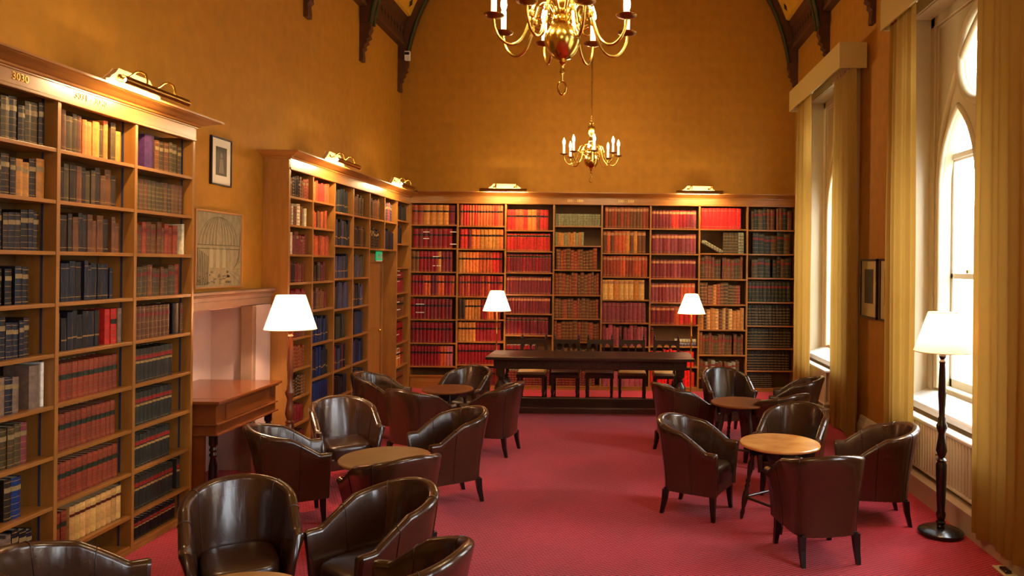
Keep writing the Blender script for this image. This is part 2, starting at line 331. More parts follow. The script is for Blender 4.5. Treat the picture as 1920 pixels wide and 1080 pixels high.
# ------------------------------------------------------------------ windows
def arch_pts(c, w, z0, zs, R, n=14):
    h = sqrt(R*R-(R-w)**2); am = math.acos((R-w)/R)
    pts = [(c+w, z0), (c+w, zs)]
    pts += [(c+w-R+R*cos(am*i/n), zs+R*sin(am*i/n)) for i in range(1, n+1)]
    pts += [(c-w+R-R*cos(am*(n-i)/n), zs+R*sin(am*(n-i)/n)) for i in range(1, n)]
    pts += [(c-w, zs), (c-w, z0)]
    return pts
def make_window(yc, no):
    root = bpy.data.objects.new('window_%d' % no, None); COL.objects.link(root); root.location = (XR, yc, 0); ORG[root] = (XR, yc, 0)
    tag(root, kind='structure')
    circ = [(.375*cos(2*pi*i/36), 3.67+.375*sin(2*pi*i/36)) for i in range(36)]
    outer = [(-WH, .70), (WH, .70), (WH, 4.22), (-WH, 4.22)]
    L1, L2 = arch_pts(-.43, .35, .82, 2.62, .86), arch_pts(.43, .35, .82, 2.62, .86)
    vs, fs = curve_fill([outer, L1, L2, circ], .10, .02)
    b = MB(); b.v = [(XR+.24+w_, yc+u, v) for u, v, w_ in vs]
    for f in fs: b.face(f)
    b.build('tracery_panel', m_cream, root, smooth=30)
    fr = MB(); X = XR+.19
    for y0, y1, z0, z1 in ((-WH, -WH+.09, .7, 4.22), (WH-.09, WH, .7, 4.22), (-WH, WH, 4.12, 4.22)):
        fr.box(X-.03, X+.02, yc+y0, yc+y1, z0, z1)
    for y0, y1, z0, z1 in ((-WH+.09, -WH+.115, .7, 4.12), (WH-.115, WH-.09, .7, 4.12), (-WH+.09, WH-.09, 4.095, 4.12)):
        fr.box(X-.01, X+.02, yc+y0, yc+y1, z0, z1)
    fr.build('panel_moulding', m_cream, root, bevel=.008)
    mo = MB(); X = XR+.185
    big = arch_pts(0, .80, .82, 2.62, 1.60, 24)
    mo.tube([(X, yc+u, v) for u, v in big], .03, 8)
    for P_ in (L1, L2): mo.tube([(X, yc+u+(.0), v) for u, v in P_], .024, 8)
    mo.ring((X, yc, 3.67), .40, .045, 'x', 40, k=8)
    mo.build('arch_moulding', m_cream, root, smooth=60)
    q = MB(); X = XR+.30
    q.ring((X, yc, 3.67), .17, .022, 'x', 28)
    for k in range(4): q.tube([(X, yc+.17*cos(a_+k*pi/2)*1.0, 3.67+.17*sin(a_+k*pi/2)) if False else (X, yc+(.17+.2*j/6)*cos(k*pi/2+pi/4), 3.67+(.17+.2*j/6)*sin(k*pi/2+pi/4)) for j in range(7)], .016, 6)
    for k in range(4):
        a_ = k*pi/2
        q.tube([(X, yc+.265*cos(a_)+.1*cos(a_+pi+t_), 3.67+.265*sin(a_)+.1*sin(a_+pi+t_)) for t_ in [(-2.3+4.6*j/12) for j in range(13)]], .014, 6)
    q.build('oculus_tracery', m_white, root, smooth=60)
    for c in (-.43, .43):
        s_ = MB(); X0, X1 = XR+.29, XR+.33
        def bar(y0, y1, z0, z1): s_.box(X0, X1, yc+y0, yc+y1, z0, z1)
        bar(c-.35, c-.30, .82, 2.9); bar(c+.30, c+.35, .82, 2.9); bar(c-.35, c+.35, .82, .91); bar(c-.35, c+.35, 2.86, 2.92); bar(c-.35, c+.35, 1.81, 1.86)
        s_.box(X0-.02, X0+.01, yc+c-.35, yc+c+.35, 2.88, 2.93)
        sash = s_.build('sash_frame', m_white, root, bevel=.005)
        MB().box(XR+.308, XR+.312, yc+c-.35, yc+c+.35, .83, 3.3).build('pane', m_glass, sash)
        # cusps in the head of the lancet
        cu = MB()
        for sg in (-1, 1):
            cu.tube([(XR+.30, yc+c+sg*(.30-.16*sin(t_)), 2.93+.30*(1-cos(t_))) for t_ in [pi*.6*j/8 for j in range(9)]], .015, 6)
        cu.build('cusp', m_white, sash, smooth=60)
        MB().box(XR+.275, XR+.29, yc+c-.02, yc+c+.02, 1.86, 1.89).build('sash_catch', m_brassd, sash)
    MB().box(XR+.308, XR+.312, yc-.38, yc+.38, 3.29, 4.05).build('oculus_pane', m_glass, root)
    sl = MB(); sl.prism([(XR-.06, .66), (XR+.22, .66), (XR+.22, .80), (XR+.16, .79), (XR+.03, .73), (XR-.05, .715), (XR-.06, .70)], 'y', yc-WH+.0, yc+WH-.0)
    sl.build('sill', m_white, root)
    ar = MB()
    for sg in (-1, 1):
        y0 = yc+sg*(WH+.001); y1 = yc+sg*(WH+.15)
        ar.box(XR-.012, XR, y0, y1, 0, 4.28); ar.box(XR-.03, XR-.012, y0, y0+sg*.03, 0, 4.28); ar.box(XR-.035, XR-.012, y1-sg*.03, y1, 0, 4.28); ar.box(XR-.05, XR, y0, y1, 0, .24)
    ar.box(XR-.02, XR, yc-WH-.15, yc+WH+.15, 4.221, 4.36)
    ar.box(XR-.008, XR, yc-WH, yc+WH, 0, .66)
    ar.build('architrave', m_cream, root, bevel=.004)
    li = MB(); li.box(XR, XR+.2, yc-WH, yc-WH+.006, .7, 4.22); li.box(XR, XR+.2, yc+WH-.006, yc+WH, .7, 4.22); li.box(XR, XR+.2, yc-WH, yc+WH, 4.214, 4.22)
    li.build('reveal_lining', m_cream, root)
    return root
w1 = make_window(WC[0], 1)
for k, c in enumerate(WC[1:]):
    r = dup(w1); r.name = 'window_%d' % (k+2); r.location = (XR, c, 0)
# daylight portals at the openings
for c in WC:
    l = bpy.data.lights.new('window_portal', 'AREA'); l.shape = 'RECTANGLE'; l.size = 3.6; l.size_y = 1.9; l.cycles.is_portal = True
    o = bpy.data.objects.new('window_portal', l); COL.objects.link(o); o.location = (XR+.42, c, 2.46); o.rotation_euler = (0, radians(90), 0)
# raised heating plinth and radiators
def plinth_obj(y0, y1, no):
    w = MB().prism([(2.60, 0), (2.51, 0), (2.51, .145), (2.50, .15), (2.50, .17), (2.74, .17), (2.74, 0)], 'y', y0, y1)
    struct(w.build('trim_%d' % no, mat('plinth_paint', rgb(196, 170, 138), .5, var=.1)))
plinth_obj(1.2, 7.05, 3); plinth_obj(8.95, 10.6, 4)
def radiator(yc, label, L_=1.7):
    t = thing('radiator', (2.62, yc, .17), label, 'radiator', 'column radiators under the windows')
    w = MB(); n = int(L_*20)
    for i in range(n):
        y_ = yc-L_/2+L_*(i+.5)/n
        for xx in (2.585, 2.655):
            w.tube([(xx, y_, z_) for z_ in (.22, .24, .6, .62)], [.012, .0155, .0155, .012], 8)
    w.build('columns', m_rad, t, smooth=60)
    MB().box(2.57, 2.67, yc-L_/2, yc+L_/2, .60, .635).build('top_header', m_white, t, bevel=.01)
    MB().box(2.57, 2.67, yc-L_/2, yc+L_/2, .205, .235).build('bottom_header', m_rad, t, bevel=.01)
    f = MB()
    for y_ in (yc-L_/2+.1, yc+L_/2-.1): f.box(2.59, 2.65, y_-.015, y_+.015, .17, .21)
    f.build('feet', m_rad, t)
    MB().tube([(2.56, yc-.1, .43), (2.54, yc-.1, .43)], .008, 8).build('bleed_valve', m_brassd, t)
radiator(WC[0], 'cream column radiator on the plinth under the nearer window, beside the dark floor lamp')
radiator(9.68, 'cream column radiator under the far window, behind the curtains', 1.3)

# curtains and pelmets
def curtain(y0, y1, z0, z1, label, ph=0, x=2.475, n=9, root=None):
    t = thing('curtain', (x, (y0+y1)/2, z0), label, 'curtain', 'gold curtains')
    N_ = n*10; Z = 10; pts = {}
    def line(zi, off):
        k = zi/Z; out = []
        for i in range(N_+1):
            u = i/N_; am = .034*(.55+.45*(1-k))*(.7+.3*sin(ph+u*7)); 
            yy = y0+(y1-y0)*u+.012*sin(ph*2+u*9+k*3)*(1-k)+(.02*sin(u*pi)*(1-k))
            fa = u*n*2*pi+ph+.7*sin(u*5+ph)+1.3*sin(u*11+ph*2); out.append((x+am*(.75*sin(fa)+.35*sin(fa*.53+ph*3))+.008*sin(k*4+u*3)+off, yy, z0+(z1-z0)*k+(0 if k else .012*sin(u*13+ph))))
        return out
    for off, nm, mt in ((0, 'drape', m_curt), (.012, 'lining', m_lining)):
        w = MB()
        for zi in range(Z+1): w.v += line(zi, off)
        for zi in range(Z):
            for i in range(N_): a = zi*(N_+1)+i; w.face((a, a+1, a+N_+2, a+N_+1))
        if nm == 'drape': w.build(nm, mt, t, smooth=80)
        elif False: w.build(nm, mt, t, smooth=80)
    h = MB().box(x-.012, x+.012, y0, y1, z1-.02, z1+.03); h.build('heading_tape', m_lining, t)
    return t
def pelmet(y0, y1, zb, zt, label, x0=2.41):
    t = thing('pelmet', (x0, (y0+y1)/2, zb), label, 'pelmet', 'painted pelmet boxes over the windows')
    MB().box(x0, x0+.02, y0, y1, zb, zt).build('front_board', m_pelmet, t, bevel=.003)
    MB().box(x0+.02, XR-.04, y0, y0+.02, zb, zt).build('end_board', m_pelmet, t); MB().box(x0+.02, XR-.04, y1-.02, y1, zb, zt).build('end_board', m_pelmet, t)
    MB().box(x0+.02, XR-.04, y0+.02, y1-.02, zt-.02, zt).build('top_board', m_pelmet, t)
    MB().tube([(2.475, y0+.03, zb+.10), (2.475, y1-.03, zb+.10)], .012, 8).build('curtain_rail', m_brassd, t)
pelmet(4.35, 6.78, 4.08, 4.36, 'long cream pelmet box over the nearer window, cut by the top edge')
pelmet(8.02, 10.35, 4.08, 4.36, 'long cream pelmet box over the far window')
curtain(4.44, 5.07, .085, 4.14, 'broad gold curtain at the right edge, beside the dark floor lamp', .4, n=6)
curtain(6.12, 6.72, .2, 4.14, 'gold curtain right of the framed prints, its inner edge glowing in daylight', 1.4, n=6)
curtain(8.06, 8.88, .03, 4.14, 'gold curtain hanging left of the framed prints on the window wall', 2.2, x=2.60, n=6)
curtain(9.35, 10.2, .2, 4.14, 'gold curtain in the far corner beside the end of the back bookcase', 3.3, n=6)

# outside
w = MB(); X = 9.5
w.box(X, X+1.5, -6, 24, -2, 3.6); 
for yb in range(-5, 24, 4):
    w.box(X-.5, X, yb, yb+.7, -2, 3.0); w.prism([(X-.5, 3.0), (X, 3.0), (X, 3.5)], 'y', yb, yb+.7)
wo = w.build('stone_building', m_stone); tag(wo, 'pale stone buttressed building seen through the windows', 'building')
struct(MB().box(XR+.45, 60, -20, 40, -2.2, -2).build('ground', mat('courtyard', rgb(150, 150, 140), .9)))

# ------------------------------------------------------------------ bookcases
PAL = {k: rgb(*v) for k, v in dict(
    dark_brown=(46, 30, 18), black=(24, 20, 20), navy=(28, 30, 44), blue=(24, 46, 98), tan=(196, 128, 56), brown=(106, 64, 32), red_brown=(142, 58, 32), red=(196, 44, 34),
    crimson=(132, 20, 28), maroon=(112, 32, 38), orange=(226, 120, 52), cream=(228, 212, 172), green=(50, 48, 38), olive=(78, 62, 32), purple=(78, 46, 88), plum=(134, 60, 66),
    pink=(170, 86, 92), scarlet=(236, 34, 30), vellum=(222, 172, 96), grey_green=(140, 144, 110), grey=(126, 104, 88), slate=(58, 60, 92), rust=(190, 82, 40), white=(236, 230, 214), dark_green=(36, 46, 36)).items()}
GOLD = rgb(160, 122, 64); GOLDD = rgb(112, 92, 56); BLK = rgb(26, 22, 20); PAGE = rgb(206, 186, 146)
STY = {
    'plain': [], 'line': [(.10, .115, GOLD), (.86, .875, GOLD)],
    'gilt': [(.06, .075, GOLD), (.2, .21, GOLD), (.36, .37, GOLD), (.52, .53, GOLD), (.68, .80, (.30, .20, .08)), (.92, .935, GOLD)],
    'ribs': [(.10, .13, GOLD), (.26, .29, GOLD), (.42, .45, GOLD), (.58, .61, GOLD), (.75, .78, GOLD), (.91, .94, GOLD)],
    'checks': [(.07, .12, GOLDD), (.21, .26, GOLDD), (.35, .40, GOLDD), (.49, .54, GOLDD), (.63, .68, GOLDD), (.79, .84, GOLDD)],
    'band': [(.05, .06, GOLD), (.63, .72, BLK), (.90, .905, GOLD)],
    'greenlabel': [(.08, .09, GOLD), (.24, .25, GOLD), (.40, .41, GOLD), (.56, .70, rgb(40, 46, 24)), (.80, .81, GOLD), (.93, .94, GOLD)],
    'law': [(.05, .06, GOLD), (.57, .64, rgb(170, 136, 76)), (.68, .79, rgb(158, 38, 28)), (.80, .81, GOLD)],
    'redlabel': [(.10, .11, GOLD), (.3, .31, GOLD), (.5, .51, GOLD), (.68, .79, rgb(124, 36, 26)), (.9, .91, GOLD)],
    'blacklabel': [(.04, .07, GOLD), (.80, .82, GOLD), (.82, .90, BLK), (.90, .92, GOLD)],
    'goldtop': [(.06, .08, GOLD), (.80, .93, rgb(188, 130, 84))],
    'vband': [(.70, .78, rgb(90, 34, 20))],
    'title': [(.30, .34, GOLD)],
}
STYN = {'plain': '', 'line': '', 'gilt': 'gilt ', 'ribs': 'ribbed ', 'checks': 'gilt ', 'band': 'banded ', 'greenlabel': 'green-labelled ', 'law': 'red-labelled ', 'redlabel': 'red-labelled ', 'blacklabel': 'black-labelled ', 'goldtop': '', 'vband': 'banded ', 'title': ''}
def book_geo(b, T, w, h, d, col, sty, seg=5, lean=0, flip=False):
    """spine at depth 0; T maps (u, depth, z) to the world"""
    cl, sl = cos(lean), sin(lean)
    if flip: T2 = lambda u, dd, z: T(z*cl+u*sl, dd, u*cl-z*sl+h*sl if lean else u)
    elif lean: T2 = lambda u, dd, z: T(u*cl+z*sl, dd, z*cl-u*sl+max(0, w*sl))
    else: T2 = T
    bands = STY[sty]; lv = [(0, col)]; z = 0; segs = []
    for a, c_, k in bands:
        if a > z: segs.append((z, a, col, 0))
        segs.append((a, c_, k, 1)); z = c_
    if z < 1: segs.append((z, 1, col, 0))
    bul = min(.25*w, .009)
    def prof(extra): return [(w*i/(seg-1), bul*(1-sin(pi*i/(seg-1)))-extra) for i in range(seg)]
    for a, c_, k, raised in segs:
        e = .0015 if raised else 0; p = prof(e); n0 = len(b.v)
        b.v += [T2(u, dd, a*h) for u, dd in p]+[T2(u, dd, c_*h) for u, dd in p]
        for i in range(seg-1): b.face((n0+i, n0+i+1, n0+seg+i+1, n0+seg+i), 0, k)
    # covers
    for u in (0, w): b.poly([T2(u, bul, 0), T2(u, d, 0), T2(u, d, h), T2(u, bul, h)], 0, col)
    t = min(.003, w*.15)
    for u0, u1 in ((0, t), (w-t, w)): b.poly([T2(u0, bul, h), T2(u1, bul, h), T2(u1, d, h), T2(u0, d, h)], 0, col)
    p = prof(0); b.poly([T2(u, dd, h) for u, dd in p]+[T2(w-t, .012, h-.004), T2(t, .012, h-.004)], 0, col)
    b.poly([T2(t, .012, h-.004), T2(w-t, .012, h-.004), T2(w-t, d, h-.004), T2(t, d, h-.004)], 0, PAGE)
    b.poly([T2(0, 0, 0), T2(w, 0, 0), T2(w, d, 0), T2(0, d, 0)], 0, col)
    b.poly([T2(0, d, 0), T2(w, d, 0), T2(w, d, h), T2(0, d, h)], 0, PAGE)
XF, YF = -3.12, 11.15
TL = lambda u, dd, z: (XF-dd, u, z)
TB = lambda u, dd, z: (u, YF+dd, z)
ALL = []
def fill(case, bay, row, u0, u1, z0, z1, spec, rec, T, seed):
    """spec: palette (weights by repetition), style, mean width, height fraction, start, end"""
    rnd = random.Random(seed); pal, sty, wm, hf, s0, s1 = spec
    H_ = z1-z0; a = u0+.004+(u1-u0-.008)*s0; e = u0+.004+(u1-u0-.008)*s1; uni = sty in ('law', 'band', 'greenlabel', 'blacklabel', 'vband', 'checks', 'goldtop') or len(set(pal)) == 1
    L_ = []; i = 0
    while True:
        w = wm*(rnd.uniform(.9, 1.1) if uni else rnd.uniform(.7, 1.35))
        if a+w > e: break
        if len(pal) > 6 and uni: key = pal[min(len(pal)-1, int((a-u0)/(u1-u0)*len(pal)))]
        else: key = rnd.choice(pal)
        c = PAL[key]; k = rnd.uniform(.84, 1.16); c = tuple(min(1, x*k*rnd.uniform(.95, 1.05)) for x in c)
        h = H_*hf*(rnd.uniform(.985, 1.0) if uni else rnd.uniform(.84, 1.04)); h = min(h, H_-.012)
        st = sty if sty != 'mix' else rnd.choice(['gilt', 'plain', 'redlabel', 'ribs', 'line'])
        L_.append(dict(case=case, bay=bay, row=row, u=a, w=w*.965, h=h, d=.15, rec=rec+(0 if uni else rnd.uniform(0, .008)), z=z0, col=c, key=key, sty=st, T=T, lean=0, H=H_))
        a += w
        if not uni and rnd.random() < .05: a += wm*.5
    if L_ and s1 >= .99 and not uni:
        pass
    for j, b in enumerate(L_): b['i'] = j; b['n'] = len(L_)
    ALL.extend(L_); return L_
def case_parts(root, us, rows, T, z_top, depth, wt=.026, strips=False, open_from=None):
    for i, u in enumerate(us):
        b = MB(); p, q = T(u-wt/2, 0, 0), T(u+wt/2, depth, z_top)
        b.box(p[0], q[0], p[1], q[1], 0.0, z_top); b.build('upright', m_oak, root, bevel=.002)
    for k, zs in enumerate(rows):
        u0, u1 = us[k]+wt/2, us[k+1]-wt/2
        for z in zs:
            p, q = T(u0, .004, 0), T(u1, depth-.012, 0)
            MB().box(p[0], q[0], p[1], q[1], z-.011, z+.011).build('shelf', m_oakh, root, bevel=.002)
        lo = zs[-1] if zs else 0
        p, q = T(u0, depth-.012, 0), T(u1, depth, 0)
        if open_from and k in open_from: MB().box(p[0], q[0], p[1], q[1], zs[-1], z_top).build('back_board', m_oakback, root)
        else: MB().box(p[0], q[0], p[1], q[1], 0, z_top).build('back_board', m_oakback, root)
        if strips:
            b = MB()
            for uu in (u1-.062,):
                for sgn in (0,):
                    p, q = T(u1-.002, .075, 0), T(u1, .088, 0); b.box(p[0], q[0], p[1], q[1], .03, z_top)
            b.build('shelf_strip', mat('blue_steel', rgb(54, 58, 78), .5), root)
def frieze_cornice(root, pathf, z0, zf, zt, T, u0, u1):
    p, q = T(u0, -.004, 0), T(u1, .03, 0)
    fz = MB().box(p[0], q[0], p[1], q[1], z0, zf).build('frieze', m_oakh, root)
    p, q = T(u0, -.012, 0), T(u1, .03, 0); MB().box(p[0], q[0], p[1], q[1], z0-.022, z0).build('head_moulding', m_oakh, root, bevel=.004)
    dz = zt-zf
    prof = [(0, 0), (.012, .0), (.012, .12), (.026, .16), (.03, .3), (.038, .34), (.05, .38), (.085, .6), (.12, .74), (.128, .8), (.14, .82), (.14, 1.0), (0, 1.0)]
    b = MB(); rows = [[(x, y, zf+k*dz) for x, y in pathf(o_)] for o_, k in prof]
    n = len(rows[0])
    for r in rows: b.v += r
    for i in range(len(rows)-1):
        for j in range(n-1): b.face((i*n+j, i*n+j+1, (i+1)*n+j+1, (i+1)*n+j))
    b.build('cornice', m_oakh, root)
    return fz
FZ0, FZ1 = 2.80, 2.875
# --- nearest bookcase (left wall)
Y1 = [2.127, 2.790, 3.453, 4.116, 4.779, 5.43]
bc1 = thing('bookcase', (XF, 4.0, 0), 'tall oak bookcase nearest the camera on the left wall, holding red and green volumes', 'bookcase', 'oak wall bookcases')
R1 = [2.505, 2.218, 1.932, 1.643, 1.36, 1.072, .79, .51, .232, .035]
R1b = [2.505, 2.218, 1.932, 1.643, 1.36, 1.072, .79, .51, .232, .035]
case_parts(bc1, Y1, [R1]*5, TL, FZ0, .24, strips=True)
frieze_cornice(bc1, lambda o: [(XF+o, 2.1), (XF+o, 5.443+o), (XL+.005, 5.443+o)], FZ0, FZ1, 2.945, TL, 2.11, 5.445)
MB().box(XF-.24, XF-.0, 2.1, 5.443, 2.93, 2.944).build('top_board', m_oak, bc1)
MB().box(XF-.01, XF+.004, 2.12, 5.44, 0, .024).build('plinth', m_oak, bc1)
specA = [(['dark_brown', 'black', 'olive'], 'gilt', .044, .86, 0, .97), (['dark_brown', 'black', 'tan', 'dark_brown'], 'gilt', .044, .84, 0, .98), (['black', 'navy', 'grey', 'dark_brown'], 'gilt', .046, .82, 0, .98),
         (['navy', 'black', 'black'], 'gilt', .044, .84, 0, .84), (['dark_brown', 'black', 'navy'], 'gilt', .044, .84, 0, .88), (['dark_brown', 'navy', 'grey'], 'gilt', .05, .84, 0, .8),
         (['brown', 'olive', 'dark_brown', 'plum'], 'gilt', .046, .84, 0, .9), (['plum', 'navy', 'dark_brown', 'blue'], 'gilt', .05, .84, 0, .8), (['black', 'navy', 'grey'], 'gilt', .046, .84, 0, .9), (['black', 'dark_brown'], 'plain', .05, .7, 0, .9)]
specB = [(['tan', 'brown', 'tan', 'olive', 'orange'], 'line', .046, .86, .12, .96), (['brown', 'olive', 'brown', 'dark_brown'], 'line', .046, .84, .03, .98), (['brown', 'dark_brown', 'brown'], 'line', .045, .84, .03, .96),
         (['black', 'navy'], 'line', .04, .86, 0, .86), (['black', 'black', 'black', 'navy'], 'title', .046, .84, .14, .66), (['red_brown'], 'greenlabel', .043, .82, 0, .92), (['red_brown'], 'greenlabel', .042, .82, 0, .92),
         (['red_brown'], 'greenlabel', .045, .82, 0, .94), (['vellum'], 'vband', .045, .82, .26, .97), (['vellum'], 'vband', .046, .8, .16, .5)]
specC = [(['olive', 'brown', 'olive'], 'gilt', .05, .80, .42, .98), (['olive', 'brown', 'olive'], 'checks', .045, .8, 0, .98), (['brown', 'red_brown', 'brown'], 'redlabel', .045, .82, .06, .92), (['brown', 'red_brown', 'olive'], 'redlabel', .043, .82, 0, .98),
         (['brown'], 'redlabel', .045, .84, 0, .74), (['green'], 'law', .043, .84, 0, .78), (['green'], 'law', .042, .84, 0, .78), (['green'], 'law', .042, .84, 0, .80), (['green'], 'law', .042, .84, 0, .84), (['black'], 'law', .042, .75, 0, .9)]
def z_ranges(rows, ztop): return [(rows[i]+.011, (ztop if i == 0 else rows[i-1])-.011) for i in range(len(rows))]
for r, (a, b) in enumerate(z_ranges(R1, FZ0)):
    fill(1, 1, r, Y1[2]+.013, Y1[3]-.013, a, b, specA[r], .045, TL, 100+r)
    fill(1, 2, r, Y1[3]+.013, Y1[4]-.013, a, b, specB[r], .045, TL, 200+r)
    fill(1, 3, r, Y1[4]+.013, Y1[5]-.013, a, b, specC[r], .045, TL, 300+r)
    for k in (0, 1): fill(1, 0, r, Y1[k]+.013, Y1[k+1]-.013, a, b, specA[r] if k else specB[r], .045, TL, 400+r+20*k)
Z1 = z_ranges(R1, FZ0)
def extra(bay, row, f, wf, key, sty='plain', hf=.84, lean=0, case=1, T=TL, U=Y1, Z=None, rec=.045, off=1, d=.15):
    u0, u1 = U[bay+off], U[bay+off+1]; z0, z1 = (Z or Z1)[row]
    ALL.append(dict(case=case, bay=bay, row=row, u=u0+.013+(u1-u0-.026)*f, w=wf, h=(z1-z0)*hf, d=d, rec=rec, z=z0, col=PAL[key], key=key, sty=sty, T=T, lean=lean, i=99, n=99, H=z1-z0))
extra(2, 0, .0, .035, 'olive', 'line'); extra(2, 4, .0, .075, 'olive', 'line'); extra(2, 4, .70, .045, 'red', 'plain'); extra(2, 4, .785, .055, 'red', 'greenlabel'); extra(2, 4, .885, .035, 'grey', 'line')
extra(3, 0, .24, .10, 'purple', 'plain', .84); extra(3, 2, .0, .035, 'cream', 'plain', .84); extra(3, 2, .93, .03, 'cream', 'plain'); extra(3, 4, .77, .09, 'black', 'plain'); extra(3, 4, .92, .035, 'brown', 'redlabel')
extra(1, 5, .82, .07, 'grey', 'plain', .88); extra(1, 5, .94, .022, 'white', 'plain', .92)
for f in (0, .08, .16): extra(2, 8, f, .042, 'red_brown', 'greenlabel', .8)
extra(3, 8, .88, .04, 'green', 'law')
# --- door bookcase
Y2 = [7.03, 7.573, 8.162, 8.742, 9.32, 9.92, 10.488, 11.11]
bc2 = thing('bookcase', (XF, 9.0, 0), 'oak bookcase on the left wall built around the doorway, holding tall blue volumes', 'bookcase', 'oak wall bookcases')
Ra = [2.52, 2.245, 1.96, 1.683, 1.40, 1.14, .834, .555, .29, .035]; Rb = [2.526, 2.246, 1.959, 1.684, 1.39, 1.036, .67, .33, .035]; Rc = [2.452, 2.078, 1.705, 1.358, 1.014, .67, .37, .035]
Rd = [2.455, 2.069]; Re = [2.507, 2.164, 1.82, 1.452, 1.099, .729, .39, .035]
case_parts(bc2, Y2, [Ra, Rb, Rc, Rc, Rd, Rd, Re], TL, FZ0, .24, open_from=(4, 5))
frieze_cornice(bc2, lambda o: [(XL+.005, 7.018-o), (XF+o, 7.018-o), (XF+o, YF-o)], FZ0, FZ1, 2.945, TL, 7.018, 11.14)
MB().box(XF-.245, XF+.001, 7.002, 7.018, 0, FZ1).build('side_panel', m_oak, bc2); MB().box(XF-.245, XF+.006, 6.994, 7.03, 2.755, 2.775).build('side_moulding', m_oak, bc2)
MB().box(XF-.24, XF, 7.02, 11.14, 2.93, 2.944).build('top_board', m_oak, bc2)
# the middle upright stops above the doorway
for o in [c for c in bc2.children if c.name.startswith('upright')][5:6]:
    for v in o.data.vertices:
        if v.co.z < .5: v.co.z = 2.058
sa = [(['brown', 'dark_brown', 'red_brown'], 'mix', .04, .82, 0, .98), (['brown', 'red_brown', 'brown', 'cream'], 'mix', .055, .84, .08, .98), (['maroon', 'brown', 'red_brown', 'cream'], 'mix', .045, .84, .03, .98), (['maroon', 'brown', 'dark_brown', 'crimson'], 'line', .035, .8, 0, .8),
      (['crimson', 'maroon'], 'line', .04, .8, 0, .9), (['crimson', 'maroon', 'brown'], 'mix', .04, .8, .1, .9), (['brown', 'red_brown'], 'ribs', .045, .8, .1, .9), (['maroon', 'brown', 'dark_brown'], 'ribs', .045, .8, .1, .9), (['maroon', 'crimson'], 'line', .04, .8, 0, .9), (['maroon', 'brown'], 'line', .04, .7, 0, .9)]
sb = [(['red', 'orange', 'red', 'rust'], 'plain', .042, .86, .04, .96), (['red_brown', 'rust', 'brown'], 'plain', .045, .74, .05, .8), (['red_brown', 'rust'], 'plain', .045, .82, 0, .95), (['brown', 'dark_brown', 'maroon'], 'line', .045, .8, 0, .75), (['brown', 'maroon', 'navy'], 'line', .045, .8, 0, .85),
      (['blue', 'navy', 'navy'], 'title', .05, .84, .05, .98), (['blue', 'blue', 'navy'], 'title', .045, .88, 0, .98), (['blue'], 'title', .045, .88, 0, .98), (['blue', 'navy'], 'title', .045, .8, 0, .98)]
sc = [(['dark_green', 'black', 'navy'], 'title', .045, .84, 0, .95), (['navy', 'slate', 'black'], 'title', .05, .84, 0, .98), (['slate', 'slate', 'navy'], 'title', .055, .84, 0, .95), (['slate', 'navy'], 'plain', .06, .9, 0, .98), (['dark_green', 'green'], 'plain', .06, .86, 0, .9), (['navy', 'slate', 'maroon'], 'title', .05, .84, 0, .9), (['navy', 'black'], 'plain', .05, .8, 0, .9), (['navy', 'blue'], 'plain', .05, .8, 0, .9)]
sd = [(['olive', 'dark_brown', 'brown'], 'line', .05, .8, 0, .8), (['dark_brown', 'brown'], 'line', .05, .72, 0, .95), (['slate', 'olive'], 'plain', .06, .8, 0, .9), (['navy', 'slate'], 'title', .055, .84, 0, .85), (['navy', 'blue'], 'plain', .055, .86, 0, .95), (['navy', 'blue'], 'plain', .055, .84, 0, .95), (['blue', 'navy'], 'plain', .055, .8, 0, .9), (['navy'], 'plain', .05, .8, 0, .9)]
se = [(['dark_brown', 'brown', 'black'], 'line', .05, .82, 0, .9), (['navy', 'dark_brown', 'black'], 'gilt', .055, .76, 0, .85)]
sf = [(['plum', 'brown', 'slate'], 'gilt', .04, .8, 0, .8), (['navy', 'black'], 'plain', .05, .76, 0, .95)]
sg = [(['black', 'dark_green'], 'plain', .055, .86, 0, .98), (['navy', 'black'], 'plain', .055, .84, 0, .6), None, (['crimson', 'maroon'], 'band', .05, .86, .1, .7), (['maroon', 'brown'], 'band', .05, .86, 0, .8), (['maroon', 'crimson'], 'band', .05, .84, 0, .7), (['red_brown', 'tan'], 'band', .05, .8, 0, .8), (['crimson', 'brown'], 'band', .05, .8, 0, .8)]
for k, (R_, sp) in enumerate(((Ra, sa), (Rb, sb), (Rc, sc), (Rc, sd), (Rd, se), (Rd, sf), (Re, sg))):
    for r, (a, b) in enumerate(z_ranges(R_, FZ0)):
        if r < len(sp) and sp[r]: fill(2, k+1, r, Y2[k]+.013, Y2[k+1]-.013, a, b, sp[r], .03, TL, 500+20*k+r)
# --- back bookcase
XB = [-3.122, -2.406, -1.679, -.947, -.218, .519, 1.261, 1.987, 2.713]
bc3 = thing('bookcase', (0, YF, 0), 'wide oak bookcase filling the far end wall behind the long dark table', 'bookcase', 'oak wall bookcases')
RB = [[2.474, 2.118, 1.761, 1.399, 1.038, .681, .328], [2.462, 2.113, 1.753, 1.394, 1.043, .709, .36, .04], [2.405, 2.088, 1.764, 1.431, 1.139, .814, .45, .05], [2.478, 2.178, 1.812, 1.431, 1.074, .72, .38, .05],
      [2.453, 2.072, 1.715, 1.366, 1.017, .66, .34, .05], [2.453, 2.072, 1.699, 1.333, .997, .668, .36, .05], [2.453, 2.084, 1.695, 1.309, .928, .546, .2], [2.448, 2.082, 1.72, 1.354, .997, .652, .315, .05]]
FB0, FB1 = 2.828, 2.90
case_parts(bc3, XB, RB, TB, FB0, .26)
frieze_cornice(bc3, lambda o: [(XF+o-.0, YF-o), (XR-.03, YF-o)], FB0, FB1, 2.985, TB, -3.13, XR-.03)
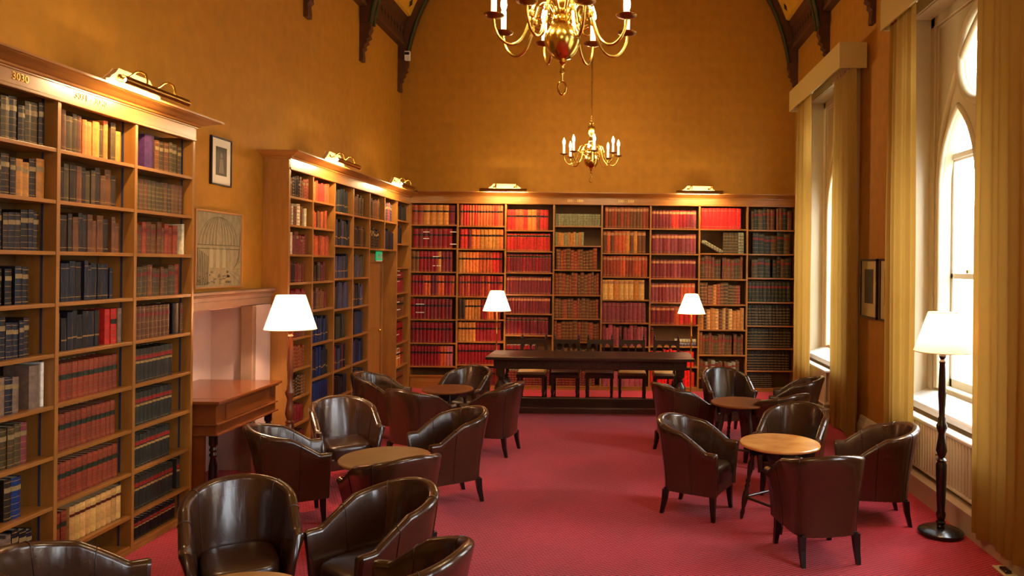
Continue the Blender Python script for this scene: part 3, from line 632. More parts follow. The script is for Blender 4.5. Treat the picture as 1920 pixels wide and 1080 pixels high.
MB().box(-3.12, XR-.03, YF, YF+.26, 2.97, 2.984).build('top_board', m_oak, bc3)
b = MB(); b.box(-3.10, -2.42, YF+.0, YF+.02, .0, .20); b.box(-3.10, -2.42, YF-.004, YF+.004, .09, .105); b.box(-3.10, -2.42, YF-.012, YF+.0, .18, .205); b.build('drawer_front', m_oakh, bc3)
b = MB(); b.box(-2.42, XR-.04, YF-.004, YF+.02, 0, .035); b.build('plinth', m_oakh, bc3)
B1 = [(['red_brown', 'tan', 'tan', 'tan', 'tan', 'maroon', 'dark_brown'], 'band', .095, .9, 0, .99), (['maroon', 'crimson', 'maroon'], 'band', .075, .88, .03, .98), (['brown', 'crimson', 'crimson', 'crimson', 'tan', 'maroon', 'maroon', 'maroon'], 'band', .056, .92, 0, .98), (['crimson', 'crimson', 'rust', 'maroon', 'rust', 'crimson', 'rust'], 'band', .052, .9, 0, .98),
      (['maroon', 'crimson'], 'band', .056, .9, 0, .98), (['maroon', 'crimson', 'crimson'], 'band', .056, .92, 0, .98), (['crimson', 'crimson', 'crimson', 'crimson', 'crimson', 'rust', 'pink', 'maroon'], 'band', .052, .92, 0, .98)]
B2 = [(['rust', 'red'], 'band', .043, .93, .02, .99), (['red', 'maroon', 'orange', 'tan', 'tan', 'tan', 'tan', 'orange'], 'band', .058, .92, .03, .99), (['tan', 'orange', 'orange', 'rust', 'rust', 'red', 'crimson'], 'band', .05, .92, 0, .99), (['crimson', 'rust'], 'band', .045, .92, 0, .99),
      (['dark_brown', 'tan', 'tan', 'crimson', 'orange', 'crimson', 'orange'], 'band', .05, .9, 0, .99), (['tan', 'tan', 'tan', 'crimson', 'crimson', 'crimson', 'crimson', 'rust'], 'band', .055, .92, 0, .99), (['crimson'], 'band', .05, .92, 0, .99), (['crimson', 'maroon'], 'band', .05, .9, 0, .99)]
B3 = [(['red', 'rust', 'red', 'orange', 'red_brown', 'red', 'red'], 'band', .062, .78, 0, .98), (['red'], 'blacklabel', .05, .90, 0, .99), (['maroon', 'crimson'], 'blacklabel', .05, .92, 0, .99), (['maroon'], 'goldtop', .045, .86, 0, .99), (['maroon'], 'goldtop', .044, .9, 0, .99), (['crimson', 'maroon'], 'blacklabel', .058, .88, 0, .99), (['crimson', 'maroon'], 'band', .055, .6, 0, .7), (['maroon'], 'ribs', .045, .6, 0, .99)]
B4 = [(['grey_green'], 'checks', .044, .55, 0, .99), (['grey_green', 'tan'], 'ribs', .044, .8, 0, .66), (['red_brown', 'brown'], 'ribs', .048, .94, .03, .99), (['brown', 'red_brown'], 'ribs', .047, .94, 0, .99), (['brown', 'red_brown'], 'ribs', .047, .93, 0, .99), (['red_brown', 'brown'], 'ribs', .054, .93, 0, .99), (['brown', 'tan'], 'ribs', .05, .7, 0, .99), (['brown', 'maroon'], 'ribs', .05, .8, 0, .99)]
B5 = [(['brown', 'red_brown'], 'goldtop', .048, .90, .04, .99), (['rust', 'brown', 'tan'], 'goldtop', .058, .94, 0, .99), (['rust', 'red_brown'], 'goldtop', .048, .94, 0, .98), (['vellum', 'tan', 'vellum', 'vellum', 'tan', 'vellum', 'plum'], 'goldtop', .08, .92, 0, .99), (['plum'], 'line', .066, .94, 0, .96), (['plum', 'pink'], 'line', .052, .95, 0, .99), (['pink', 'plum'], 'line', .05, .7, 0, .99), (['pink'], 'line', .08, .85, 0, .99)]
B6 = [(['maroon', 'maroon', 'maroon', 'red', 'crimson', 'maroon', 'plum'], 'goldtop', .052, .78, 0, .99), (['plum', 'maroon'], 'goldtop', .056, .82, 0, .99), (['plum', 'maroon'], 'goldtop', .056, .8, 0, .99), (['plum', 'maroon', 'plum', 'plum', 'rust', 'rust', 'rust'], 'goldtop', .056, .84, 0, .99), (['maroon', 'maroon', 'maroon', 'rust', 'red', 'red', 'red'], 'goldtop', .07, .86, 0, .99), (['maroon'], 'blacklabel', .05, .9, 0, .13), (['scarlet', 'red'], 'plain', .055, .9, 0, .99), (['red', 'scarlet'], 'plain', .055, .86, 0, .99)]
B7 = [(['scarlet'], 'line', .062, .90, .01, .94), (['grey_green', 'olive'], 'checks', .046, .92, .50, .99), (['brown', 'olive'], 'redlabel', .048, .93, 0, .99), (['olive', 'brown', 'tan', 'vellum', 'brown', 'red_brown', 'olive'], 'ribs', .06, .9, 0, .99), (['brown', 'tan', 'red_brown', 'vellum'], 'ribs', .055, .93, 0, .99), (['olive', 'brown'], 'redlabel', .052, .9, 0, .99), (['grey_green', 'brown', 'olive'], 'redlabel', .05, .8, 0, .95)]
B8 = [(['dark_green', 'brown', 'dark_green', 'olive'], 'redlabel', .058, .93, .06, .99), (['olive', 'dark_green'], 'redlabel', .085, .95, .1, .99), (['dark_green', 'olive'], 'redlabel', .075, .95, .08, .99), (['dark_green'], 'redlabel', .058, .9, 0, .99), (['dark_green', 'black'], 'checks', .055, .92, 0, .99), (['black', 'dark_green'], 'checks', .055, .92, 0, .99), (['black'], 'checks', .055, .92, 0, .99), (['black'], 'checks', .055, .9, 0, .55)]
for k, sp in enumerate((B1, B2, B3, B4, B5, B6, B7, B8)):
    for r, (a, b) in enumerate(z_ranges(RB[k], FB0)):
        if r < len(sp) and sp[r]: fill(3, k+1, r, XB[k]+.013, XB[k+1]-.013, a, b, sp[r], .02, TB, 700+20*k+r)
# leaning volumes and stacks lying flat
ZB7 = z_ranges(RB[6], FB0)
for j in range(2):
    z0, z1 = ZB7[1]; ALL.append(dict(case=3, bay=7, row=1, u=XB[6]+.03+.035*j, w=.04, h=.34, d=.15, rec=.02, z=z0+.0, col=PAL['grey_green'], key='grey_green', sty='checks', T=TB, lean=-1.1, i=99, n=99, H=z1-z0, diag=1, j=j))
ZB6 = z_ranges(RB[5], FB0)
for j in range(2):
    z0, z1 = ZB6[5]; ALL.append(dict(case=3, bay=6, row=5, u=XB[5]+.38-.0*j, w=.05, h=.33, d=.15, rec=.02, z=z0+.055*j, col=PAL['grey_green' if j else 'slate'], key='slate', sty='checks', T=TB, lean=0, i=99, n=99, H=z1-z0, flat=1))
def screen(b):
    c = b['T'](b['u']+b['w']/2, b['rec'], b['z']+b['h']/2); Yc = c[1]
    x = 1155+1380*c[0]/Yc; y = 497+1380*(1.9-c[2])/Yc
    p0 = b['T'](b['u'], b['rec'], 0); p1 = b['T'](b['u']+b['w'], b['rec'], 0)
    wpx = abs(1380*p0[0]/p0[1]-1380*p1[0]/p1[1]); hpx = 1380*b['h']/Yc
    ok = -8 < x < 1928 and y < 1075
    if b['case'] == 2 and 1: ok = ok and not (y > 690)
    return wpx*hpx if ok else 0
order = sorted([b for b in ALL if not b.get('diag') and not b.get('flat')], key=lambda b: -screen(b)); pick = set(id(b) for b in order[:300])
ORD = 'first second third fourth fifth sixth seventh eighth ninth tenth eleventh twelfth thirteenth fourteenth fifteenth sixteenth seventeenth eighteenth nineteenth twentieth'.split()
rowsd = {}
for b in ALL: rowsd.setdefault((b['case'], b['bay'], b['row']), []).append(b)
for L_ in rowsd.values():
    L_.sort(key=lambda b: b['u'])
    for i, b in enumerate(L_): b['i'] = i; b['n'] = len(L_)
stuff = MB(); CN = {1: 'nearest bookcase', 2: 'doorway bookcase', 3: 'far wall bookcase'}
BN = {1: {0: 'first', 1: 'leftmost', 2: 'middle', 3: 'right'}}
for b in ALL:
    T = b['T']; base = (b['u'], b['rec'], b['z'])
    Tl = lambda u, dd, z, T=T, b=b: T(b['u']+u, b['rec']+dd, b['z']+z)
    if id(b) in pick:
        m = MB(); book_geo(m, Tl, b['w'], b['h'], b['d'], b['col'], b['sty'], 6)
        o = m.build('book', m_books, None, org=T(*base))
        for p in o.data.polygons: pass
        colr = b['key'].replace('_', ' ')
        nm = (colr+' '+STYN[b['sty']]).strip()
        if b['case'] == 1 and b['bay'] <= 1: side = ORD[min(19, b['n']-1-b['i'])]+' from right'
        else: side = ORD[min(19, b['i'])]+' from left'
        bayn = BN[1][b['bay']] if b['case'] == 1 else ORD[b['bay']-1]
        tag(o, '%s book, %s, %s shelf down, %s bay of %s' % (nm, side, ORD[b['row']], bayn, CN[b['case']]), 'book', 'books in the '+CN[b['case']])
    elif b.get('diag'):
        ln = radians(62); cl, sl = cos(ln), sin(ln); b0 = b['u']; 
        Td = lambda u, dd, z, b=b, cl=cl, sl=sl: b['T'](b['u']+.02+.325-z*sl*1.0+u*cl*0+u*cl if False else b['u']+(.34-z)*sl*.95+u*cl+.0, b['rec']+dd, b['z']+z*cl+u*sl+.004+.0)
        book_geo(stuff, Td, b['w'], b['h'], b['d'], b['col'], b['sty'], 4)
    elif b.get('flat'):
        Tf = lambda u, dd, z, b=b: b['T'](b['u']+z, b['rec']+dd, b['z']+u)
        book_geo(stuff, Tf, b['w'], b['h'], b['d'], b['col'], b['sty'], 4)
    else: book_geo(stuff, Tl, b['w'], b['h'], b['d'], b['col'], b['sty'], 4)
# white tape ties round some worn volumes of the back and doorway cases
so = stuff.build('shelved_books', m_books)
tag(so, 'the many smaller leather and cloth volumes filling the farther bookcases', 'books', kind='stuff')
tp = MB(); rnd = random.Random(4)
for (x0, x1, z) in ((-2.93, -2.83, 2.37), (-2.93, -2.84, 2.27), (-2.52, -2.42, 2.375), (-2.52, -2.42, 2.19), (-2.78, -2.68, 2.0), (-2.78, -2.74, 1.86), (-2.72, -2.66, 1.86), (-3.03, -2.90, 1.275), (-3.03, -2.90, 1.15)):
    tp.box(x0, x1, YF+.010, YF+.016, z-.006, z+.006)
tag(tp.build('tape_tie', m_white, None, org=(-2.8, YF+.012, 1.2)), 'white tapes tied round worn red volumes at the left end of the far wall bookcase', 'tape')
tp = MB()
for z in (1.63, 1.72, 1.78, 1.22, 1.33, .52, .60, .86, .66):
    for yy in (10.53, 10.60): tp.box(XF-.026, XF-.018, yy+rnd.uniform(0, .06), yy+rnd.uniform(.08, .14), z-.006, z+.006)
tag(tp.build('tape_tie', m_white, None, org=(XF-.02, 10.6, .5)), 'white tapes tied round volumes in the narrow bay beside the doorway', 'tape')
# frieze numbers
fz = [c for c in bc1.children if c.name.startswith('frieze')][0]
for s_, yy in (('3030', 3.78), ('3031 - 3040', 4.22)):
    text_mesh(s_, .055, fz, m_gold, lambda x, y, z, yy=yy: (XF+.006+z, yy+x, 2.825+y))
fz = [c for c in bc3.children if c.name.startswith('frieze')][0]
for s_, xx in (('3251 - 3300', -.75), ('3301 - 3350', .02), ('3201', -1.55), ('3401', 1.15)):
    text_mesh(s_, .05, fz, m_gold, lambda x, y, z, xx=xx: (xx+x, YF-.006-z, 2.85+y))

# ------------------------------------------------------------------ door and exit sign in the doorway bookcase
d = bpy.data.objects.new('door_1', None); COL.objects.link(d); d.location = (XL, 9.9, 0); ORG[d] = (XL, 9.9, 0); tag(d, kind='structure')
MB().box(XL, XL+.035, 9.34, 10.42, 0, 1.90).build('door_leaf', m_oak, d, bevel=.004)
b = MB()
for y0, y1 in ((9.44, 9.84), (9.92, 10.32)):
    for z0, z1 in ((.2, .85), (1.0, 1.75)): b.box(XL+.035, XL+.045, y0, y1, z0, z1)
b.build('door_panel', m_oak, d, bevel=.008)
b = MB(); b.box(XL, XL+.06, 10.42, 10.475, 0, 1.93); b.box(XL, XL+.06, 9.34, 10.475, 1.90, 1.95)
hood = [(9.9+.60*cos(pi*i/16), 1.95+.07*sin(pi*i/16)) for i in range(17)]
b.prism([(min(max(a, 9.34), 10.475), z) for a, z in hood], 'x', XL, XL+.08); b.build('door_frame', m_oak, d, bevel=.003)
MB().sphere((XL+.075, 10.3, .95), .025).build('door_handle', m_brass, d, smooth=60)
t = thing('exit_sign', (XL, 10.2, 2.0), 'small green and white exit sign above the doorway in the bookcase', 'sign')
MB().box(XL+.085, XL+.10, 10.06, 10.30, 1.93, 2.05).build('sign_panel', mat('exit_green', rgb(30, 130, 80), .4, emit=rgb(20, 150, 90), estr=.5), t)
b = MB().box(XL+.10, XL+.103, 10.22, 10.28, 1.95, 2.03); b.box(XL+.10, XL+.103, 10.10, 10.16, 1.955, 2.01); b.box(XL+.085, XL+.10, 10.06, 10.30, 1.915, 1.93); b.build('pictogram', m_white, t)
MB().box(XL, XL+.085, 10.14, 10.2, 1.97, 2.0).build('bracket', m_brassd, t)

# ------------------------------------------------------------------ fireplace surround, pictures, desk
m_rc = mat('recess_paint', rgb(206, 176, 160), .6, var=.06)
o = thing('fireplace_surround', (-3.3, 6.2, 0), 'grey-brown wooden mantel surround with empty painted recess behind the desk', 'fireplace')
MB().prism([(XL+.002, 1.645), (-3.23, 1.645), (-3.23, 1.625), (-3.25, 1.615), (-3.262, 1.60), (-3.262, 1.57), (-3.27, 1.567), (-3.27, 1.505), (-3.31, 1.50), (XL+.002, 1.50)], 'y', 5.47, 6.99).build('mantelpiece', m_mantel, o)
for y0, y1 in ((6.70, 6.985), (5.46, 5.555)):
    b = MB().box(XL+.002, -3.27, y0, y1, 0, 1.50); b.box(XL+.002, -3.255, y0+.02, y1-.02, .0, .16); b.build('pilaster', m_rc, o, bevel=.006)
b = MB().box(XL-.318, XL-.30, 5.56, 6.70, 0, 1.5); b.box(XL-.30, XL+.002, 6.685, 6.70, 0, 1.5); b.box(XL-.30, XL+.002, 5.56, 5.575, 0, 1.5); b.box(XL-.30, XL, 5.56, 6.70, 1.485, 1.5); b.build('recess_lining', m_rc, o)
b = MB(); b.box(XL+.002, -3.262, 6.62, 6.684, 0, 1.5); b.box(-3.272, -3.262, 6.672, 6.684, 0, 1.5); b.build('inner_frame', m_mantel, o, bevel=.004)

def frame_left(y0, y1, z0, z1, fw, mf, label, name='framed_picture'):
    t = thing(name, (XL, (y0+y1)/2, z0), label, 'picture'); X = XL+.002; b = MB()
    b.box(X, X+.022, y0, y0+fw, z0, z1); b.box(X, X+.022, y1-fw, y1, z0, z1); b.box(X, X+.022, y0+fw, y1-fw, z0, z0+fw); b.box(X, X+.022, y0+fw, y1-fw, z1-fw, z1)
    b.build('frame', mf, t, bevel=.002); return t, X
t, X = frame_left(6.08, 6.40, 2.535, 2.94, .013, m_frameb, 'small black-framed portrait photograph with pale mount, high on the left wall')
MB().box(X, X+.012, 6.092, 6.388, 2.547, 2.928).build('mount', m_paper, t)
MB().box(X+.012, X+.014, 6.155, 6.325, 2.62, 2.86).build('photograph', m_photo, t)
b = MB(); b.poly([(X+.0145, 6.24+.018*cos(a), 2.79+.026*sin(a)) for a in [2*pi*i/12 for i in range(12)]]); b.poly([(X+.0145, 6.20, 2.64), (X+.0145, 6.28, 2.64), (X+.0145, 6.265, 2.76), (X+.0145, 6.215, 2.76)]); b.build('sitter', mat('faded_grey', rgb(120, 106, 84), .6), t)
t, X = frame_left(5.86, 6.60, 1.668, 2.315, .014, mat('pale_oak_frame', rgb(176, 120, 64), .4), 'large engraving of a domed hall with three tall windows, standing above the mantelpiece', 'framed_engraving')
b = MB().box(X, X+.010, 5.873, 6.587, 1.681, 2.302); b.build('sheet', mat('engraving_paper', rgb(150, 136, 100), .8, var=.35, scale=(3, 22, 14)), t)
ink = MB(); xi = X+.0125; cy_, cz_ = 6.22, 2.03
for k in range(6):
    w_ = .30-.05*k
    ink.tube([(xi, cy_+w_*cos(a), cz_+.24*sin(a)) for a in [pi*i/16 for i in range(17)]], .0012, 4)
for z_ in (2.03, 2.00): ink.tube([(xi, 5.90, z_), (xi, 6.56, z_)], .003, 4)
for k in range(8): ink.tube([(xi, 6.40+.02*k, 1.80+.012*k), (xi, 6.575, 1.70+.065*k)], .0012, 4)
for k in range(7): ink.tube([(xi, 5.90+.025*k, 1.70), (xi, 5.90+.025*k, 2.0-.01*k)], .003, 4)
for k in range(40): 
    y_, z_ = rnd.uniform(5.9, 6.4), rnd.uniform(1.70, 1.80); ink.box(X+.010, xi, y_, y_+rnd.uniform(.01, .04), z_, z_+rnd.uniform(.004, .02))
ink.build('ink_lines', mat('ink', rgb(100, 88, 62), .8), t)
li = MB()
for k in range(3):
    c_ = 6.10+.10*k; P_ = arch_pts(c_, .028, 1.84, 1.97, .05, 5); li.poly([(xi+.001, u, v) for u, v in P_])
li.build('drawn_windows', mat('pale_paper', rgb(158, 146, 110), .8), t)
for (y0, y1, lab) in ((7.70, 8.21, 'dark-framed portrait with a cream mount between the curtains on the window wall'), (7.08, 7.615, 'dark-framed print mostly hidden behind the curtain on the window wall')):
    t = thing('framed_print', (XR, (y0+y1)/2, 1.357), lab, 'picture'); X = XR-.002; b = MB(); z0, z1, fw = 1.357, 1.995, .02
    b.box(X-.025, X, y0, y0+fw, z0, z1); b.box(X-.025, X, y1-fw, y1, z0, z1); b.box(X-.025, X, y0, y1, z0, z0+fw); b.box(X-.025, X, y0, y1, z1-fw, z1); b.build('frame', m_frameb, t)
    MB().box(X-.012, X, y0+fw, y1-fw, z0+fw, z1-fw).build('mount', mat('aged_mount', rgb(196, 176, 116), .8), t)
    MB().box(X-.014, X-.012, y0+.12, y1-.12, z0+.16, z1-.11).build('photograph', m_photo, t)

dk = thing('writing_desk', (-3.3, 6.0, 0), 'mahogany side desk with moulded top standing in front of the fireplace recess', 'desk')
b = MB(); b.box(-3.66, -2.93, 5.575, 6.49, .83, .853); b.box(-3.36, -2.93, 5.455, 5.575, .83, .853); b.box(-3.65, -2.95, 5.58, 6.47, .815, .83); b.box(-3.35, -2.95, 5.475, 5.58, .815, .83)
b.build('desk_top', m_mahog, dk, bevel=.004)
MB().box(-3.64, -2.97, 5.58, 6.45, .60, .815).build('carcase', m_mahog, dk, bevel=.004)
MB().box(-3.35, -2.97, 5.49, 5.58, .60, .815).build('end_carcase', m_mahog, dk, bevel=.004)
MB().box(-2.97, -2.962, 5.62, 6.33, .69, .805).build('drawer', m_mahog, dk, bevel=.003)
b = MB(); b.box(-2.975, -2.952, 5.48, 6.46, .668, .68); b.box(-2.975, -2.948, 5.48, 6.46, .592, .606); b.box(-3.35, -2.95, 5.478, 5.49, .668, .68); b.box(-3.35, -2.95, 5.475, 5.49, .592, .606); b.build('moulding', m_mahog, dk, bevel=.003)
tprof = [(.03, .0), (.032, .03), (.02, .05), (.028, .12), (.034, .25), (.03, .36), (.02, .42), (.03, .44), (.02, .46), (.03, .48), (.02, .5), (.032, .52), (.03, .56), (.034, .60)]
for x_, y_ in ((-3.01, 5.53), (-3.01, 6.40), (-3.60, 5.62), (-3.60, 6.40)): MB().lathe(tprof, 14, (x_, y_, 0)).build('leg', m_black, dk, smooth=50)
MB().box(-3.30, -3.06, 5.49, 5.52, 0, .6).build('end_board', m_mahog, dk); MB().box(-3.62, -3.6, 5.66, 6.36, .1, .6).build('rear_board', mat('dark_red_board', rgb(96, 34, 18), .5), dk)

# ------------------------------------------------------------------ picture lamps on the cornices
def picture_lamp(loc, rz, L_, label):
    t = thing('picture_lamp', loc, label, 'picture light', 'brass lamps along the bookcase cornices', world=False, rz=rz)
    ww = L_*.40
    prof = [(-ww, 0), (ww, 0), (ww, .02), (ww-.03, .028), (ww-.05, .05), (ww-.08, .07), (ww-.11, .105), (-ww+.11, .105), (-ww+.08, .07), (-ww+.05, .05), (-ww+.03, .028), (-ww, .02)]
    MB().prism([(a, z+.0) for a, z in prof], 'y', -.02, .02).build('back_plate', mat('lamp_plate', rgb(214, 176, 120), .4, coat=.3), t, bevel=.003)
    for sx in (-1, 1):
        x0 = sx*ww*.55
        a = MB().tube([(x0, -.02, .05), (x0+.01, -.05, .05), (x0+.02, -.08, .07), (x0+.03, -.10, .095), (x0+.04, -.125, .10), (x0+.045, -.15, .085), (x0+.045, -.16, .05), (x0+.045, -.16, .02)], .0065, 8).build('curved_arm', m_brass, t, smooth=60)
        MB().lathe([(.022, 0), (.024, .006), (.014, .012)], 14, (0, 0, 0), R=Matrix.Rotation(pi/2, 3, 'X')).build('rosette', m_brass, a, smooth=50).location = (x0, -.02, .05)
    s_ = MB(); n = 10; r = .026
    pts = [(-.16+r*cos(a), .0+r*sin(a)) for a in [pi*.30+pi*1.05*i/n for i in range(n+1)]]
    pts += [(-.16+(r-.003)*cos(a), .0+(r-.003)*sin(a)) for a in [pi*1.35-pi*1.05*i/n for i in range(n+1)]]
    s_.prism(pts, 'x', -L_/2, L_/2); s_.build('trough_shade', m_brassd, t, smooth=50)
    MB().tube([(-L_/2+.03, -.157, .004), (L_/2-.03, -.157, .004)], .009, 8).build('tube_bulb', m_bulb, t, smooth=60)
    l = bpy.data.lights.new('tube_light', 'AREA'); l.shape = 'RECTANGLE'; l.size = L_*.8; l.size_y = .03; l.energy = P_PIC; l.color = (1, .62, .26)
    o = bpy.data.objects.new('tube_light', l); COL.objects.link(o); o.parent = t; o.location = (0, -.150, -.014); o.rotation_euler = (radians(28), 0, 0)
picture_lamp((-3.04, 4.60, 2.95), pi/2, .64, 'brass picture lamp on the cornice of the nearest bookcase')
picture_lamp((-3.03, 7.85, 2.95), pi/2, .66, 'brass picture lamp on the near half of the doorway bookcase cornice')
picture_lamp((-3.03, 10.08, 2.95), pi/2, .60, 'brass picture lamp near the corner on the doorway bookcase cornice')
picture_lamp((-1.68, 11.05, 2.99), 0, .70, 'brass picture lamp on the left part of the far bookcase cornice')
picture_lamp((1.225, 11.05, 2.99), 0, .70, 'brass picture lamp on the right part of the far bookcase cornice')

# ------------------------------------------------------------------ floor lamps
def floor_lamp(loc, zb, zt, rb, rt, prof, base, m_pole, m_base, label, e):
    t = thing('floor_lamp', loc, label, 'floor lamp', 'standard lamps', world=False)
    MB().lathe(base, 32).build('base', m_base, t, smooth=40)
    MB().lathe(prof, 18).build('pole', m_pole, t, smooth=40)
    s_ = MB(); n = 48; h = zt-zb; b0 = len(s_.v)
    for r_, z_ in ((rb, zb), (rt, zt)):
        for i in range(n): s_.v.append((r_*cos(2*pi*i/n), r_*sin(2*pi*i/n), z_))
    for i in range(n): j = (i+1) % n; s_.face((i, j, n+j, n+i))
    sh = s_.build('lamp_shade', m_shade, t, smooth=80)
    for r_, z_ in ((rb, zb), (rt, zt)): MB().ring((0, 0, z_), r_, .003, 'z', 48).build('shade_trim', mat('shade_trim', rgb(236, 206, 168), .7), sh, smooth=60)
    fr = MB(); top = prof[-1][1]
    for k in range(3): fr.tube([(0, 0, zt-.03), (rt*cos(k*2.09), rt*sin(k*2.09), zt)], .002, 5)
    fr.tube([(0, 0, top-.01), (0, 0, zt-.02)], .004, 6)
    fr.build('shade_carrier', m_brassd, sh)
    MB().lathe([(.004, -.05), (.012, -.04), (.014, -.02), (.03, .01), (.034, .03), (.028, .05), (.012, .064), (.001, .066)], 16, (.0, 0, (zb+zt)/2+.055)).build('light_bulb', m_bulb, t, smooth=60)
    point(t, (0, 0, (zb+zt)/2-.025), e, (1, .645, .40), .025)
    return t
wood = [(.028, .03), (.034, .05), (.022, .07), (.034, .09), (.024, .10), (.032, .13), (.034, .15), (.026, .17), (.03, .24), (.036, .42), (.037, .50), (.028, .52), (.038, .535), (.022, .55), (.038, .60), (.030, .66), (.022, .72), (.036, .76), (.038, .78), (.026, .80), (.026, .83), (.02, .845), (.022, .9), (.027, 1.0), (.024, 1.12), (.02, 1.22), (.024, 1.235), (.014, 1.25), (.026, 1.275), (.018, 1.295), (.01, 1.31), (.012, 1.36)]
dbase = [(.0, 0), (.148, 0), (.155, .006), (.155, .025), (.148, .032), (.13, .036), (.12, .046), (.06, .052), (.04, .06), (.0, .06)]
floor_lamp((2.343, 5.264, 0), 1.308, 1.586, .195, .10, wood, dbase, m_black, m_black, 'floor lamp with dark turned pole and round base, standing by the right window', 5)
m_lp = mat('amber_turned_wood', rgb(120, 62, 26), .3, var=.4, scale=(20, 20, 8), coat=.3)
w2 = [(r_, z_*1.03) for r_, z_ in wood]
floor_lamp((-2.735, 6.2, 0), 1.331, 1.614, .207, .115, w2, [(a*.85, z_) for a, z_ in dbase], m_lp, m_black, 'floor lamp with turned brown pole beside the desk, in front of the doorway bookcase', P_LAMP)
gold = [(.014, .03), (.016, .05), (.011, .06), (.011, .6), (.016, .61), (.011, .62), (.011, .9), (.017, .91), (.012, .92), (.012, 1.08), (.018, 1.1), (.012, 1.12), (.016, 1.17), (.01, 1.2), (.012, 1.27)]
m_gp = mat('gilt_pole', rgb(200, 140, 60), .25, .8)
floor_lamp((-1.68, 10.42, 0), 1.235, 1.515, .197, .095, gold, [(a*.8, z_) for a, z_ in dbase], m_gp, m_brassd, 'floor lamp with slim gilt pole behind the left end of the long table', P_LAMP*.62)
floor_lamp((1.075, 10.42, 0), 1.225, 1.50, .197, .09, gold, [(a*.8, z_) for a, z_ in dbase], m_gp, m_brassd, 'floor lamp with slim gilt pole behind the right end of the long table', P_LAMP*.62)

# ------------------------------------------------------------------ chandeliers
def chandelier(loc, rot, label, e):
    t = thing('chandelier', loc, label, 'chandelier', 'brass chandeliers', world=False, rz=rot)
    MB().lathe([(.001, -.215), (.004, -.21), (.006, -.17), (.014, -.165), (.010, -.15), (.008, -.135), (.014, -.125), (.022, -.118), (.012, -.108), (.02, -.10), (.045, -.092), (.05, -.086), (.068, -.07), (.088, -.03), (.094, 0), (.088, .03), (.07, .06), (.045, .082), (.04, .09), (.056, .098), (.056, .106), (.04, .112), (.038, .12), (.05, .135), (.05, .15), (.03, .165), (.024, .19), (.022, .22), (.034, .24), (.038, .26), (.028, .28), (.02, .3), (.02, .33), (.034, .35), (.046, .40), (.05, .43), (.046, .445), (.012, .455), (.01, .475), (.001, .48)], 28).build('baluster_body', m_brass, t, smooth=50)
    MB().ring((0, 0, -.245), .034, .0055, 'y', 24, sx=.62).build('bottom_ring', m_brass, t, smooth=60)
    MB().ring((0, 0, .505), .026, .005, 'y', 20).build('top_ring', m_brass, t, smooth=60)
    ch = MB(); z = .54; top = CZ+RV-loc[2]-.05; i = 0
    while z < top: ch.ring((0, 0, z), .018, .0035, 'y' if i % 2 else 'x', 10, sx=.6, k=5); z += .029; i += 1
    ch.build('chain', m_brassd, t, smooth=60); MB().lathe([(.001, top-.02), (.05, top), (.06, top+.04), (.06, top+.06)], 16).build('ceiling_rose', m_brass, t, smooth=50)
    for k in range(8):
        a = 2*pi*k/8; ca, sa_ = cos(a), sin(a)
        path = [(.045, .145), (.06, .17), (.085, .20), (.115, .205), (.14, .185), (.155, .145), (.17, .09), (.19, .03), (.215, -.02), (.25, -.048), (.29, -.05), (.325, -.025), (.348, .015), (.356, .055), (.356, .07)]
        P_ = []
        for i in range(len(path)-1):
            for j in range(3):
                f = j/3; p0 = path[max(i-1, 0)]; p1 = path[i]; p2 = path[i+1]; p3 = path[min(i+2, len(path)-1)]
                P_.append(tuple(.5*((2*p1[q])+(-p0[q]+p2[q])*f+(2*p0[q]-5*p1[q]+4*p2[q]-p3[q])*f*f+(-p0[q]+3*p1[q]-3*p2[q]+p3[q])*f**3) for q in (0, 1)))
        P_.append(path[-1])
        arm = MB().tube([(r_*ca, r_*sa_, z_) for r_, z_ in P_], .0075, 8)
        arm.lathe([(.009, -.02), (.015, -.014), (.011, 0), (.016, .01), (.010, .02)], 10, (.163*ca, .163*sa_, .115))
        arm.tube([(r_*ca, r_*sa_, z_) for r_, z_ in [(.12+.028*cos(q), .125+.034*sin(q)) for q in [.4+5*i/14 for i in range(15)]]], .004, 6)
        arm.tube([(r_*ca, r_*sa_, z_) for r_, z_ in [(.13+.022*cos(q), .065+.026*sin(q)) for q in [1.0+4.6*i/14 for i in range(15)]]], .004, 6)
        am = arm.build('arm', m_brass, t, smooth=60)
        cx_, cy2 = .356*ca, .356*sa_
        MB().lathe([(.006, .062), (.014, .066), (.03, .07), (.050, .078), (.052, .083), (.046, .082), (.026, .076), (.001, .076)], 22, (cx_, cy2, 0)).build('drip_pan', m_brassd, am, smooth=50)
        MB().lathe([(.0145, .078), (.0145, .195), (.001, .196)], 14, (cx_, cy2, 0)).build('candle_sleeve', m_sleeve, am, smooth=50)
        MB().lathe([(.007, .196), (.013, .21), (.017, .228), (.0145, .25), (.007, .272), (.001, .29)], 14, (cx_, cy2, 0)).build('candle_bulb', m_bulb, am, smooth=60)
        point(t, (cx_, cy2, .306), e, (1, .72, .36), .012)
    return t
chandelier((-.287, 3.774, 3.05), radians(21), 'large brass eight-armed candle chandelier hanging nearest, cut by the top edge', P_CHAND)
chandelier((-.338, 9.582, 3.25), radians(8), 'distant brass eight-armed chandelier on a chain in front of the end wall', P_CHAND)
# a third of the same row hangs over the room behind the camera
chandelier((-.3, -1.8, 3.1), radians(14), 'brass candle chandelier hanging over the room behind the viewer', P_CHAND)

